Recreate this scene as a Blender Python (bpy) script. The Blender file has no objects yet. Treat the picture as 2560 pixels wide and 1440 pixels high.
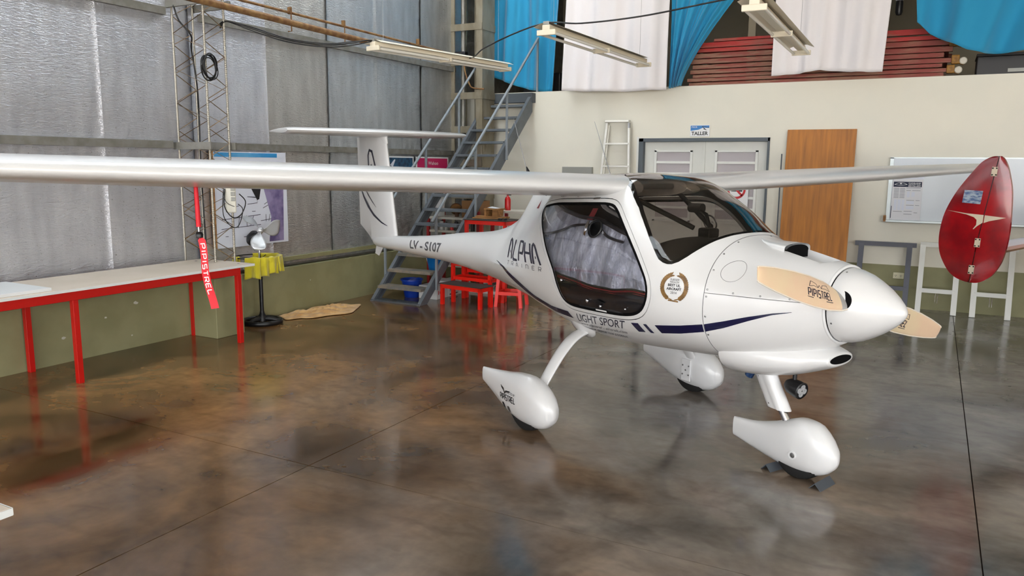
import bpy, bmesh, math, random
import numpy as np
from mathutils import Vector, Matrix
random.seed(7); np.random.seed(7)
SC = bpy.context.scene
COL = SC.collection

# ---------------------------------------------------------------- camera, sky, exposure
EYE = Vector((0, 0, 1.74))
def _cam():
    pitch, roll, yaw = math.radians(9.068), math.radians(0.5387), math.radians(28.217)
    f = Vector((-math.sin(yaw) * math.cos(pitch), math.cos(yaw) * math.cos(pitch), -math.sin(pitch)))
    r = Vector((math.cos(yaw), math.sin(yaw), 0)); u = r.cross(f)
    r2 = r * math.cos(roll) + u * math.sin(roll); u2 = u * math.cos(roll) - r * math.sin(roll)
    cd = bpy.data.cameras.new('camera'); co = bpy.data.objects.new('camera', cd); COL.objects.link(co)
    M = Matrix((r2, u2, -f)).transposed().to_4x4(); M.translation = EYE
    co.matrix_world = M
    cd.sensor_width = 36; cd.lens = 36 * 1944 / 2560; cd.clip_end = 200; cd.clip_start = .05
    SC.camera = co
_cam()
W = bpy.data.worlds.new('sky'); SC.world = W; W.use_nodes = True
_bg = W.node_tree.nodes['Background']
_bg.inputs['Color'].default_value = (.965, .98, 1, 1); _bg.inputs['Strength'].default_value = 4.8
SC.view_settings.view_transform = 'Standard'; SC.view_settings.look = 'None'
SC.view_settings.gamma = 1; SC.view_settings.use_curve_mapping = False
SC.view_settings.exposure = 0.43
SC.cycles.max_bounces = 7; SC.cycles.diffuse_bounces = 4; SC.cycles.glossy_bounces = 4
SC.cycles.use_adaptive_sampling = True; SC.cycles.adaptive_threshold = .1; SC.cycles.adaptive_min_samples = 24; SC.cycles.use_denoising = True
SC.cycles.transparent_max_bounces = 12; SC.cycles.caustics_reflective = False; SC.cycles.caustics_refractive = False
SC.cycles.sample_clamp_indirect = 6
def _sun():
    ld = bpy.data.lights.new('sun', 'SUN'); ld.energy = 42; ld.angle = math.radians(.6); ld.color = (1, .985, .96)
    o = bpy.data.objects.new('sun', ld); COL.objects.link(o)
    o.rotation_euler = Vector((.34, -.46, -.82)).to_track_quat('-Z', 'Y').to_euler()      # high behind the hangar: it lights the apron, not the inside
_sun()
def portal(name, loc, rot, sx, sy):
    ld = bpy.data.lights.new(name, 'AREA'); ld.shape = 'RECTANGLE'; ld.size = sx; ld.size_y = sy
    ld.cycles.is_portal = True
    o = bpy.data.objects.new(name, ld); o.location = loc; o.rotation_euler = rot; COL.objects.link(o)
DOORY, XR, ROOFZ = -7.5, 10.5, 5.9
RY1, FX0 = 1.2, -6.6                                     # the right doorway ends at y = RY1, the front one starts at x = FX0
portal('door_opening_portal', (XR, (DOORY + RY1) / 2, 2.4), (0, math.radians(90), 0), 4.8, RY1 - DOORY)
portal('front_opening_portal', ((FX0 + XR) / 2, DOORY, 2.4), (math.radians(90), 0, 0), XR - FX0, 4.8)

# ---------------------------------------------------------------- helpers
def srgb(r, g, b):
    f = lambda c: c / 12.92 if c <= .04045 else ((c + .055) / 1.055) ** 2.4
    return (f(r / 255), f(g / 255), f(b / 255), 1)
MATS = {}
def mat(name, col, rough=.5, metal=0., col2=None, scale=4., detail=4., stretch=(1, 1, 1), lo=.4, hi=.6, bump=0., bscale=60., bstretch=None,
        coat=0., spec=.5, sheen=0., trans=0., emit=0.):
    m = bpy.data.materials.new(name); m.use_nodes = True
    nt = m.node_tree; N = nt.nodes; b = N['Principled BSDF']; L = nt.links
    b.inputs['Base Color'].default_value = col; b.inputs['Roughness'].default_value = rough; b.inputs['Metallic'].default_value = metal
    b.inputs['Coat Weight'].default_value = coat; b.inputs['Coat Roughness'].default_value = .06
    b.inputs['Specular IOR Level'].default_value = spec
    b.inputs['Sheen Weight'].default_value = sheen
    b.inputs['Transmission Weight'].default_value = trans
    if emit:
        b.inputs['Emission Color'].default_value = col; b.inputs['Emission Strength'].default_value = emit
    tc = N.new('ShaderNodeTexCoord')
    if col2 is not None:
        mp = N.new('ShaderNodeMapping'); mp.inputs['Scale'].default_value = stretch; L.new(tc.outputs['Object'], mp.inputs[0])
        nz = N.new('ShaderNodeTexNoise'); nz.inputs['Scale'].default_value = scale; nz.inputs['Detail'].default_value = detail
        L.new(mp.outputs[0], nz.inputs[0])
        cr = N.new('ShaderNodeValToRGB'); cr.color_ramp.elements[0].position = lo; cr.color_ramp.elements[1].position = hi
        cr.color_ramp.elements[0].color = col; cr.color_ramp.elements[1].color = col2
        L.new(nz.outputs[0], cr.inputs[0]); L.new(cr.outputs[0], b.inputs['Base Color'])
    if bump:
        mp = N.new('ShaderNodeMapping'); mp.inputs['Scale'].default_value = bstretch or (1, 1, 1); L.new(tc.outputs['Object'], mp.inputs[0])
        nz = N.new('ShaderNodeTexNoise'); nz.inputs['Scale'].default_value = bscale; nz.inputs['Detail'].default_value = 3
        L.new(mp.outputs[0], nz.inputs[0])
        bp = N.new('ShaderNodeBump'); bp.inputs['Strength'].default_value = bump; bp.inputs['Distance'].default_value = .01
        L.new(nz.outputs[0], bp.inputs['Height']); L.new(bp.outputs[0], b.inputs['Normal'])
    MATS[name] = m
    return m

class MB:
    """collects geometry, builds ONE mesh object"""
    def __init__(s): s.v = []; s.f = []; s.mi = []; s.cur = 0
    def add(s, vs, fs):
        n = len(s.v); s.v += [tuple(p) for p in vs]; s.f += [tuple(i + n for i in f) for f in fs]; s.mi += [s.cur] * len(fs); return s
    def box(s, x0, x1, y0, y1, z0, z1):
        vs = [(x, y, z) for z in (z0, z1) for y in (y0, y1) for x in (x0, x1)]
        return s.add(vs, [(0, 2, 3, 1), (4, 5, 7, 6), (0, 1, 5, 4), (2, 6, 7, 3), (0, 4, 6, 2), (1, 3, 7, 5)])
    def bar(s, p, q, w, h, up=(0, 0, 1)):
        p, q, up = Vector(p), Vector(q), Vector(up); d = (q - p).normalized(); a = d.cross(up)
        if a.length < 1e-4: a = d.cross(Vector((0, 1, 0)))
        a.normalize(); b = a.cross(d).normalized(); a *= w / 2; b *= h / 2
        vs = [c + sa * a + sb * b for c in (p, q) for sa, sb in ((-1, -1), (1, -1), (1, 1), (-1, 1))]
        return s.add(vs, [(3, 2, 1, 0), (4, 5, 6, 7), (0, 1, 5, 4), (1, 2, 6, 5), (2, 3, 7, 6), (3, 0, 4, 7)])
    def tube(s, pts, r, seg=8, close=False, cap=True):
        pts = [Vector(p) for p in pts]; n = len(pts); rr = r if hasattr(r, '__len__') else [r] * n
        vs = []; a0 = None
        for i, p in enumerate(pts):
            t = (pts[(i + 1) % n] - pts[i - 1]) if close else (pts[min(i + 1, n - 1)] - pts[max(i - 1, 0)])
            t.normalize()
            if a0 is None:
                a0 = t.cross(Vector((0, 0, 1)))
                if a0.length < 1e-3: a0 = t.cross(Vector((0, 1, 0)))
            a = (a0 - t * a0.dot(t))
            if a.length < 1e-5: a = t.orthogonal()
            a.normalize(); a0 = a; b = t.cross(a)
            for k in range(seg):
                an = 2 * math.pi * k / seg; vs.append(p + (a * math.cos(an) + b * math.sin(an)) * rr[i])
        fs = []
        for i in range(n if close else n - 1):
            j = (i + 1) % n
            for k in range(seg):
                k2 = (k + 1) % seg; fs.append((i * seg + k, j * seg + k, j * seg + k2, i * seg + k2))
        if cap and not close: fs += [tuple(range(seg)), tuple(reversed(range((n - 1) * seg, n * seg)))]
        return s.add(vs, fs)
    def cyl(s, p, q, r, seg=16, r2=None): return s.tube([p, q], [r, r if r2 is None else r2], seg)
    def lathe(s, prof, seg=24, o=(0, 0, 0), ax=(0, 0, 1), cap=True):
        ax = Vector(ax).normalized(); a = ax.orthogonal().normalized(); b = ax.cross(a); o = Vector(o); vs = []; n = len(prof)
        for r, h in prof:
            for k in range(seg):
                t = 2 * math.pi * k / seg; vs.append(o + ax * h + (a * math.cos(t) + b * math.sin(t)) * r)
        fs = [(i * seg + k, i * seg + (k + 1) % seg, (i + 1) * seg + (k + 1) % seg, (i + 1) * seg + k) for i in range(n - 1) for k in range(seg)]
        if cap: fs += [tuple(reversed(range(seg))), tuple(range((n - 1) * seg, n * seg))]
        return s.add(vs, fs)
    def prism(s, pts, off):
        off = Vector(off); n = len(pts); pts = [Vector(p) for p in pts]
        return s.add(pts + [p + off for p in pts], [tuple(reversed(range(n))), tuple(range(n, 2 * n))] + [(i, (i + 1) % n, n + (i + 1) % n, n + i) for i in range(n)])
    def grid(s, fn, nu, nv, cu=False):
        vs = [fn(i / (nu if cu else nu - 1), j / (nv - 1)) for i in range(nu) for j in range(nv)]
        fs = [(i * nv + j, ((i + 1) % nu) * nv + j, ((i + 1) % nu) * nv + j + 1, i * nv + j + 1) for i in range(nu if cu else nu - 1) for j in range(nv - 1)]
        return s.add(vs, fs)
    def loft(s, rings, cap=True):
        n = len(rings[0]); vs = [p for r in rings for p in r]
        fs = [(i * n + k, i * n + (k + 1) % n, (i + 1) * n + (k + 1) % n, (i + 1) * n + k) for i in range(len(rings) - 1) for k in range(n)]
        if cap: fs += [tuple(reversed(range(n))), tuple(range((len(rings) - 1) * n, len(rings) * n))]
        return s.add(vs, fs)
    def build(s, name, m, parent=None, smooth=None, bevel=0., fix=False):
        me = bpy.data.meshes.new(name); me.from_pydata(s.v, [], s.f)
        ms = m if isinstance(m, (list, tuple)) else [m]
        for k in ms: me.materials.append(MATS[k] if isinstance(k, str) else k)
        if len(ms) > 1: me.polygons.foreach_set('material_index', s.mi)
        if fix:
            bm = bmesh.new(); bm.from_mesh(me); bmesh.ops.remove_doubles(bm, verts=bm.verts, dist=1e-5); bmesh.ops.recalc_face_normals(bm, faces=bm.faces); bm.to_mesh(me); bm.free()
        return link(name, me, parent, smooth, bevel)
def link(name, me, parent=None, smooth=None, bevel=0.):
    if smooth:
        me.polygons.foreach_set('use_smooth', [True] * len(me.polygons))
        me.set_sharp_from_angle(angle=math.radians(smooth))
    me.update()
    o = bpy.data.objects.new(name, me); COL.objects.link(o)
    if parent: o.parent = parent
    if bevel:
        b = o.modifiers.new('bevel', 'BEVEL'); b.width = bevel; b.segments = 2; b.limit_method = 'ANGLE'; b.angle_limit = math.radians(40)
    return o
def tag(o, label=None, cat=None, group=None, kind=None):
    if label: o['label'] = label
    if cat: o['category'] = cat
    if group: o['group'] = group
    if kind: o['kind'] = kind
    return o
def thing(name, label, cat, loc=(0, 0, 0), rz=0., group=None, kind=None):
    o = bpy.data.objects.new(name, None); COL.objects.link(o); o.location = loc; o.rotation_euler = (0, 0, rz); o.empty_display_size = .1
    return tag(o, label, cat, group, kind)
def struct(o): o['kind'] = 'structure'; return o
def copy_tree(o, parent=None):
    c = o.copy(); COL.objects.link(c); c.parent = parent
    for ch in list(o.children): copy_tree(ch, c)
    return c
def arc(c, r, a0, a1, n, ax=(1, 0, 0), ay=(0, 0, 1)):
    c, ax, ay = Vector(c), Vector(ax), Vector(ay)
    return [c + ax * (r * math.cos(a0 + (a1 - a0) * i / (n - 1))) + ay * (r * math.sin(a0 + (a1 - a0) * i / (n - 1))) for i in range(n)]
def smoothpath(P, n=8):
    P = [Vector(p) for p in P]; out = []
    for i in range(len(P) - 1):
        a, b, c, d = P[max(i - 1, 0)], P[i], P[i + 1], P[min(i + 2, len(P) - 1)]
        for k in range(n):
            t = k / n
            out.append(.5 * ((2 * b) + (c - a) * t + (2 * a - 5 * b + 4 * c - d) * t * t + (3 * b - a - 3 * c + d) * t ** 3))
    return out + [P[-1]]
# flat lettering: font text and stroke text as 2D triangles, mapped by a function (u, v) -> 3D
def text2d(txt, bold=False):
    cu = bpy.data.curves.new('t', 'FONT'); cu.body = txt; cu.resolution_u = 3
    if bold: cu.offset = .03
    o = bpy.data.objects.new('t', cu); COL.objects.link(o)
    dg = bpy.context.evaluated_depsgraph_get(); me = bpy.data.meshes.new_from_object(o.evaluated_get(dg))
    bpy.data.objects.remove(o); bpy.data.curves.remove(cu)
    return me
def place2d(me, fn, box, maxlen=.02):
    """me flat in XY; rescale its bounds to the unit square, subdivide, map with fn(u,v)->3D; returns (verts, faces)"""
    bm = bmesh.new(); bm.from_mesh(me); bpy.data.meshes.remove(me)
    bmesh.ops.remove_doubles(bm, verts=bm.verts, dist=1e-5)
    xs = [v.co.x for v in bm.verts]; ys = [v.co.y for v in bm.verts]
    x0, x1, y0, y1 = min(xs), max(xs), min(ys), max(ys)
    if box: x0, x1, y0, y1 = box
    bmesh.ops.triangulate(bm, faces=bm.faces)
    P = {}
    for _ in range(3):
        es = [e for e in bm.edges if (Vector(fn((e.verts[0].co.x - x0) / (x1 - x0), (e.verts[0].co.y - y0) / (y1 - y0))) - Vector(fn((e.verts[1].co.x - x0) / (x1 - x0), (e.verts[1].co.y - y0) / (y1 - y0)))).length > maxlen]
        if not es: break
        bmesh.ops.subdivide_edges(bm, edges=es, cuts=1); bmesh.ops.triangulate(bm, faces=bm.faces)
    bm.verts.ensure_lookup_table()
    vs = [fn((v.co.x - x0) / (x1 - x0), (v.co.y - y0) / (y1 - y0)) for v in bm.verts]
    fs = [tuple(v.index for v in f.verts) for f in bm.faces]
    bm.free(); return vs, fs
def text_on(mb, txt, fn, bold=False, maxlen=.02): mb.add(*place2d(text2d(txt, bold), fn, None, maxlen)); return mb
def plane_fn(o, u, v):
    o, u, v = Vector(o), Vector(u), Vector(v); return lambda a, b: o + u * a + v * b
def ribbon2d(P, w):
    """flat quads along a 2D polyline, width w (scalar or list)"""
    n = len(P); ww = w if hasattr(w, '__len__') else [w] * n; L = []; R = []
    for i in range(n):
        a = P[max(i - 1, 0)]; b = P[min(i + 1, n - 1)]; dx, dy = b[0] - a[0], b[1] - a[1]; l = math.hypot(dx, dy) or 1
        if 0 < i < n - 1:
            l1 = math.hypot(P[i][0] - a[0], P[i][1] - a[1]) or 1; l2 = math.hypot(b[0] - P[i][0], b[1] - P[i][1]) or 1
            d1 = ((P[i][0] - a[0]) / l1, (P[i][1] - a[1]) / l1); k = max(.5, abs((dx * d1[0] + dy * d1[1]) / l))
        else: k = 1
        nx, ny = -dy / l * ww[i] / 2 / k, dx / l * ww[i] / 2 / k
        L.append((P[i][0] + nx, P[i][1] + ny)); R.append((P[i][0] - nx, P[i][1] - ny))
    return L, R
def stroke(mb, P, w, fn, dens=6):
    Q = []; 
    for i in range(len(P) - 1):
        for k in range(dens): Q.append((P[i][0] + (P[i + 1][0] - P[i][0]) * k / dens, P[i][1] + (P[i + 1][1] - P[i][1]) * k / dens))
    Q.append(P[-1]); L, R = ribbon2d(Q, w if not hasattr(w, '__len__') else list(np.interp(np.linspace(0, 1, len(Q)), np.linspace(0, 1, len(w)), w))); n = len(Q)
    mb.add([fn(*p) for p in L] + [fn(*p) for p in R], [(i, n + i, n + i + 1, i + 1) for i in range(n - 1)])
    return mb
STK = {'A': [[(0, 0), (.03, .62), (.12, .9), (.3, 1), (.48, .93), (.62, .75), (1, 0)], [(.36, .34), (.5, .34)]], 'L': [[(0, 1), (0, .15), (.15, 0), (1, 0)]],
       'P': [[(0, 0), (0, 1), (.85, 1), (1, .85), (1, .55), (.85, .42), (.22, .42)]], 'H': [[(0, 1), (0, 0)], [(0, .5), (1, .5)], [(1, 1), (1, 0)]],
       'T': [[(0, 1), (1, 1)], [(.5, 1), (.5, 0)]], 'R': [[(0, 0), (0, 1), (.85, 1), (1, .85), (1, .55), (.85, .42), (.22, .42)], [(.45, .42), (1, 0)]],
       'I': [[(.5, 1), (.5, 0)]], 'N': [[(0, 0), (0, 1), (.85, 1), (1, .8), (1, 0)]], 'E': [[(1, 1), (.15, 1), (0, .85), (0, .15), (.15, 0), (1, 0)], [(0, .5), (.9, .5)]],
       'S': [[(1, 1), (.1, 1), (0, .9), (0, .6), (.1, .5), (.9, .5), (1, .4), (1, .1), (.9, 0), (0, 0)]]}
def stroke_text(mb, txt, fn, aspect, w=.16, gap=.4, narrow='I'):
    """square stroke letters: fn maps the unit square, aspect = width / height, w = stroke width in letter heights"""
    wid = [.35 if ch in narrow else 1. for ch in txt]; k0 = aspect / (sum(wid) + gap * (len(txt) - 1)); x = 0
    g = lambda a, b: fn(a / aspect, b)
    for ch, k in zip(txt, wid):
        for P in STK[ch]: stroke(mb, [((x + p[0] * k) * k0, p[1]) for p in P], w, g, 3)
        x += k + gap
    return mb

def build_letters(mb, name, m, parent):
    """one object for each connected piece (letter)"""
    par = list(range(len(mb.v)))
    def find(a):
        while par[a] != a: par[a] = par[par[a]]; a = par[a]
        return a
    for f in mb.f:
        for k in f[1:]: par[find(k)] = find(f[0])
    grp = {}
    for f in mb.f: grp.setdefault(find(f[0]), []).append(f)
    for fs in grp.values():
        ids = sorted({i for f in fs for i in f}); mp = {i: k for k, i in enumerate(ids)}
        MB().add([mb.v[i] for i in ids], [tuple(mp[i] for i in f) for f in fs]).build(name, m, parent)

# ---------------------------------------------------------------- materials
mat('gelcoat', srgb(219, 219, 219), .3, coat=.35, spec=.5)
MATS['gelcoat'].node_tree.nodes['Principled BSDF'].inputs['Coat Roughness'].default_value = .12
mat('navy', srgb(13, 15, 56), .25, coat=.4)
mat('lettering_dark', srgb(38, 38, 56), .35)
mat('lettering_grey', srgb(92, 92, 96), .35)
mat('lettering_black', srgb(26, 26, 28), .4)
mat('gold', srgb(104, 74, 30), .4, col2=srgb(134, 98, 44), scale=40)
mat('black_gap', srgb(10, 10, 11), .8, spec=.1)
mat('cabin_lining', srgb(20, 20, 23), .85, spec=.15)
mat('panel_black', srgb(14, 14, 15), .45)
mat('seat_fabric', srgb(26, 26, 28), .8)
mat('seat_red', srgb(110, 18, 24), .7)
mat('sunshade', srgb(176, 179, 188), .34, .4, col2=srgb(136, 139, 150), scale=7, stretch=(1.5, 1, .9), bump=1., bscale=20, bstretch=(1.6, 1, 1.0))
mat('rubber', srgb(18, 18, 18), .7)
mat('chrome', srgb(200, 200, 205), .15, 1.)
mat('steel', srgb(150, 150, 150), .35, .9)
mat('blue_metal', srgb(60, 90, 140), .3, .8)
mat('cover_cloth', srgb(220, 200, 162), .85, col2=srgb(222, 190, 158), scale=3, sheen=.2)
mat('cover_edge', srgb(238, 228, 214), .8)
mat('red_strap', srgb(214, 22, 40), .6)
mat('white_print', srgb(236, 236, 236), .6)
mat('red_gloss', srgb(150, 14, 22), .18, coat=.5, col2=srgb(120, 12, 20), scale=5)
mat('beige_decal', srgb(196, 182, 160), .4)
mat('flag_decal', srgb(150, 160, 172), .4, col2=srgb(62, 84, 122), scale=26, stretch=(1, 1, 2))
mat('red_paint', srgb(198, 18, 12), .35, coat=.2)
mat('red_vivid', srgb(236, 30, 14), .38, coat=.2)
mat('tabletop_cream', srgb(206, 192, 174), .45, col2=srgb(212, 198, 182), scale=3)
mat('tabletop_edge', srgb(232, 236, 234), .4)
mat('white_board', srgb(226, 228, 228), .3)
mat('olive', srgb(140, 137, 99), .6, col2=srgb(150, 147, 109), scale=3, bump=.08, bscale=25)
mat('paint_chip', srgb(206, 204, 190), .8)
mat('cream_wall', srgb(234, 229, 214), .7, col2=srgb(230, 226, 212), scale=1.2, bump=.05, bscale=18)
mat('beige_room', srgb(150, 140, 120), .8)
mat('galv', srgb(150, 148, 142), .5, .5, col2=srgb(134, 132, 124), scale=9)
mat('steel_tan', srgb(150, 142, 124), .55, .25, col2=srgb(130, 120, 100), scale=6, stretch=(1, 1, .4))
mat('rebar', srgb(176, 170, 158), .4, .7, bump=.6, bscale=40, bstretch=(.2, .2, 3))
mat('rebar_dark', srgb(120, 104, 84), .5, .6, col2=srgb(146, 116, 80), scale=9)
mat('rust_pipe', srgb(150, 116, 74), .6, .3, col2=srgb(120, 84, 52), scale=12)
mat('stair_grey', srgb(104, 110, 116), .5, .1, col2=srgb(96, 102, 108), scale=8)
mat('stair_dark', srgb(78, 84, 90), .55, .1)
mat('rail_grey', srgb(140, 148, 154), .45, .2)
mat('tread_worn', srgb(112, 110, 106), .6, .1, col2=srgb(140, 128, 112), scale=7)
mat('blue_cloth', srgb(34, 146, 190), .85, sheen=.3, bump=.05, bscale=300)
mat('white_cloth', srgb(236, 231, 232), .85, sheen=.3, bump=.05, bscale=300)
mat('towel_yellow', srgb(214, 200, 40), .95, sheen=.5, bump=.5, bscale=160)
mat('rag_brown', srgb(226, 182, 116), .95, sheen=.3, col2=srgb(200, 150, 86), scale=9, bump=.4, bscale=60)
mat('black_plastic', srgb(20, 20, 22), .4)
mat('cable_black', srgb(18, 17, 17), .5)
mat('fan_alu', srgb(196, 198, 200), .35, .6)
mat('lamp_white', srgb(236, 226, 204), .4)
mat('lamp_tube', srgb(244, 240, 230), .25)
mat('wood_panel', srgb(196, 126, 50), .55, col2=srgb(156, 98, 44), scale=3.2, detail=6, stretch=(6, 6, .5), lo=.35, hi=.7, bump=.06, bscale=14, bstretch=(8, 8, .4))
mat('wood_raw', srgb(176, 128, 76), .7, col2=srgb(140, 98, 56), scale=6, stretch=(.6, 4, 4))
mat('wood_dark', srgb(96, 62, 38), .7, col2=srgb(72, 44, 26), scale=6)
mat('trestle_grey', srgb(92, 94, 104), .5)
mat('trestle_white', srgb(232, 232, 226), .5)
mat('door_white', srgb(222, 222, 214), .45, col2=srgb(218, 218, 211), scale=2)
mat('door_frame', srgb(84, 92, 98), .5)
mat('pane_frost', srgb(176, 168, 170), .35, spec=.6)
mat('alu_ladder', srgb(206, 204, 196), .35, .6)
mat('box_grey', srgb(150, 150, 144), .45, .2)
mat('whiteboard', srgb(214, 220, 226), .22)
mat('alu_trim', srgb(206, 214, 214), .35, .3)
mat('paper', srgb(228, 228, 232), .7)
mat('ink_grey', srgb(140, 142, 150), .7)
mat('ink_navy', srgb(26, 34, 62), .6)
mat('socket_cream', srgb(222, 216, 184), .45)
mat('scaffold_red', srgb(170, 34, 28), .6, col2=srgb(150, 84, 70), scale=7, stretch=(.5, 3, 3), lo=.45, hi=.62)
mat('scaffold_dull', srgb(140, 66, 58), .7, col2=srgb(150, 110, 90), scale=8, stretch=(.5, 3, 3))
mat('castor_yellow', srgb(168, 120, 44), .6, col2=srgb(130, 90, 34), scale=20)
mat('castor_wheel', srgb(206, 198, 182), .5)
mat('carton', srgb(150, 108, 66), .75, col2=srgb(138, 98, 60), scale=4)
mat('carton_white', srgb(222, 222, 220), .6)
mat('bucket_blue', srgb(12, 52, 150), .35)
mat('bucket_sky', srgb(20, 110, 180), .35)
mat('shelf_grey', srgb(196, 192, 180), .6)
mat('shelf_red', srgb(150, 26, 28), .5)
mat('rubber_mat', srgb(62, 54, 50), .85, bump=.2, bscale=200)
mat('pack_yellow', srgb(226, 196, 30), .5)
mat('pack_dark', srgb(36, 34, 36), .5)
mat('tin', srgb(176, 176, 178), .35, .7)
mat('poster_sky', srgb(52, 150, 214), .4, col2=srgb(120, 190, 232), scale=2)
mat('poster_light', srgb(222, 226, 238), .4)
mat('poster_violet', srgb(150, 138, 178), .45, col2=srgb(96, 82, 128), scale=5)
mat('poster_navy', srgb(20, 50, 84), .35, col2=srgb(34, 86, 120), scale=22)
mat('poster_magenta', srgb(204, 30, 96), .35)
mat('poster_violet2', srgb(64, 40, 120), .4)
mat('sign_blue', srgb(38, 120, 190), .35)
mat('sign_red', srgb(200, 26, 30), .4)
mat('extinguisher', srgb(190, 20, 20), .3)
mat('roof_sheet', srgb(196, 194, 188), .6, .1)
mat('apron', srgb(172, 166, 156), .9)
mat('joint_dark', srgb(70, 52, 40), .9)
mat('strip_white', srgb(220, 218, 206), .45)
mat('led', srgb(225, 228, 232), .1, .6)
mat('label_white', srgb(236, 236, 236), .5)

def glass(name, tint, gloss=.045):
    m = bpy.data.materials.new(name); m.use_nodes = True; nt = m.node_tree; N = nt.nodes; N.clear(); L = nt.links
    out = N.new('ShaderNodeOutputMaterial'); mx = N.new('ShaderNodeMixShader'); tr = N.new('ShaderNodeBsdfTransparent'); gl = N.new('ShaderNodeBsdfGlossy')
    fc = N.new('ShaderNodeLayerWeight'); fc.inputs['Blend'].default_value = .5
    pw = N.new('ShaderNodeMath'); pw.operation = 'POWER'; pw.inputs[1].default_value = 5; L.new(fc.outputs['Facing'], pw.inputs[0])
    lw = N.new('ShaderNodeMath'); lw.operation = 'MULTIPLY_ADD'; lw.inputs[1].default_value = .92; lw.inputs[2].default_value = gloss; L.new(pw.outputs[0], lw.inputs[0])
    tr.inputs[0].default_value = tint; gl.inputs['Roughness'].default_value = .015; gl.inputs['Color'].default_value = (.95, .95, .95, 1)
    L.new(lw.outputs[0], mx.inputs[0]); L.new(tr.outputs[0], mx.inputs[1]); L.new(gl.outputs[0], mx.inputs[2]); L.new(mx.outputs[0], out.inputs[0])
    MATS[name] = m
glass('windscreen_glass', (.64, .60, .56, 1))
glass('door_glass', (.93, .93, .95, 1))
def translucent(name, col):
    m = bpy.data.materials.new(name); m.use_nodes = True; nt = m.node_tree; nt.nodes.clear()
    o = nt.nodes.new('ShaderNodeOutputMaterial'); t = nt.nodes.new('ShaderNodeBsdfTranslucent'); t.inputs[0].default_value = col; nt.links.new(t.outputs[0], o.inputs[0]); MATS[name] = m
translucent('added_roof_fill', (.48, .50, .515, 1))  # for the added roof strip that lifts the light on the left
glass('clear_plastic', (.85, .85, .85, 1))

def foil_mat(name, a, b, seed):
    m = bpy.data.materials.new(name); m.use_nodes = True; nt = m.node_tree; N = nt.nodes; L = nt.links; P = N['Principled BSDF']
    P.inputs['Metallic'].default_value = .85; P.inputs['Roughness'].default_value = .42
    tc = N.new('ShaderNodeTexCoord')
    def noise(sc, st, det=3, off=0.):
        mp = N.new('ShaderNodeMapping'); mp.inputs['Scale'].default_value = st; mp.inputs['Location'].default_value = (seed, seed * 1.7 + off, off); L.new(tc.outputs['Object'], mp.inputs[0])
        n = N.new('ShaderNodeTexNoise'); n.inputs['Scale'].default_value = sc; n.inputs['Detail'].default_value = det; L.new(mp.outputs[0], n.inputs[0]); return n
    w1 = noise(26, (1, .75, 3.2), 5)          # horizontal crinkles
    w1.inputs['Distortion'].default_value = .8
    w2 = noise(5, (1, 1.6, .35), 3, 3.)      # vertical streaks
    w3 = noise(70, (1, 1, 1.2), 2, 5.)
    cr = N.new('ShaderNodeValToRGB'); cr.color_ramp.elements[0].position = .3; cr.color_ramp.elements[1].position = .72
    cr.color_ramp.elements[0].color = a; cr.color_ramp.elements[1].color = b; L.new(w2.outputs[0], cr.inputs[0]); L.new(cr.outputs[0], P.inputs['Base Color'])
    rr = N.new('ShaderNodeMapRange'); rr.inputs['To Min'].default_value = .2; rr.inputs['To Max'].default_value = .46; L.new(w3.outputs[0], rr.inputs[0]); L.new(rr.outputs[0], P.inputs['Roughness'])
    ad = N.new('ShaderNodeMath'); ad.operation = 'MULTIPLY_ADD'; ad.inputs[1].default_value = .35; L.new(w3.outputs[0], ad.inputs[0]); L.new(w1.outputs[0], ad.inputs[2])
    bp = N.new('ShaderNodeBump'); bp.inputs['Strength'].default_value = .42; bp.inputs['Distance'].default_value = .02; L.new(ad.outputs[0], bp.inputs['Height']); L.new(bp.outputs[0], P.inputs['Normal'])
    MATS[name] = m
foil_mat('foil_bright', srgb(208, 210, 219), srgb(230, 232, 240), 0.)
foil_mat('foil_warm', srgb(192, 190, 187), srgb(214, 212, 208), 4.)
foil_mat('foil_blue_reflection', srgb(188, 192, 196), srgb(214, 218, 222), 9.)  # bluish tint: reflection of the blue banners put into the foil colour

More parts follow.
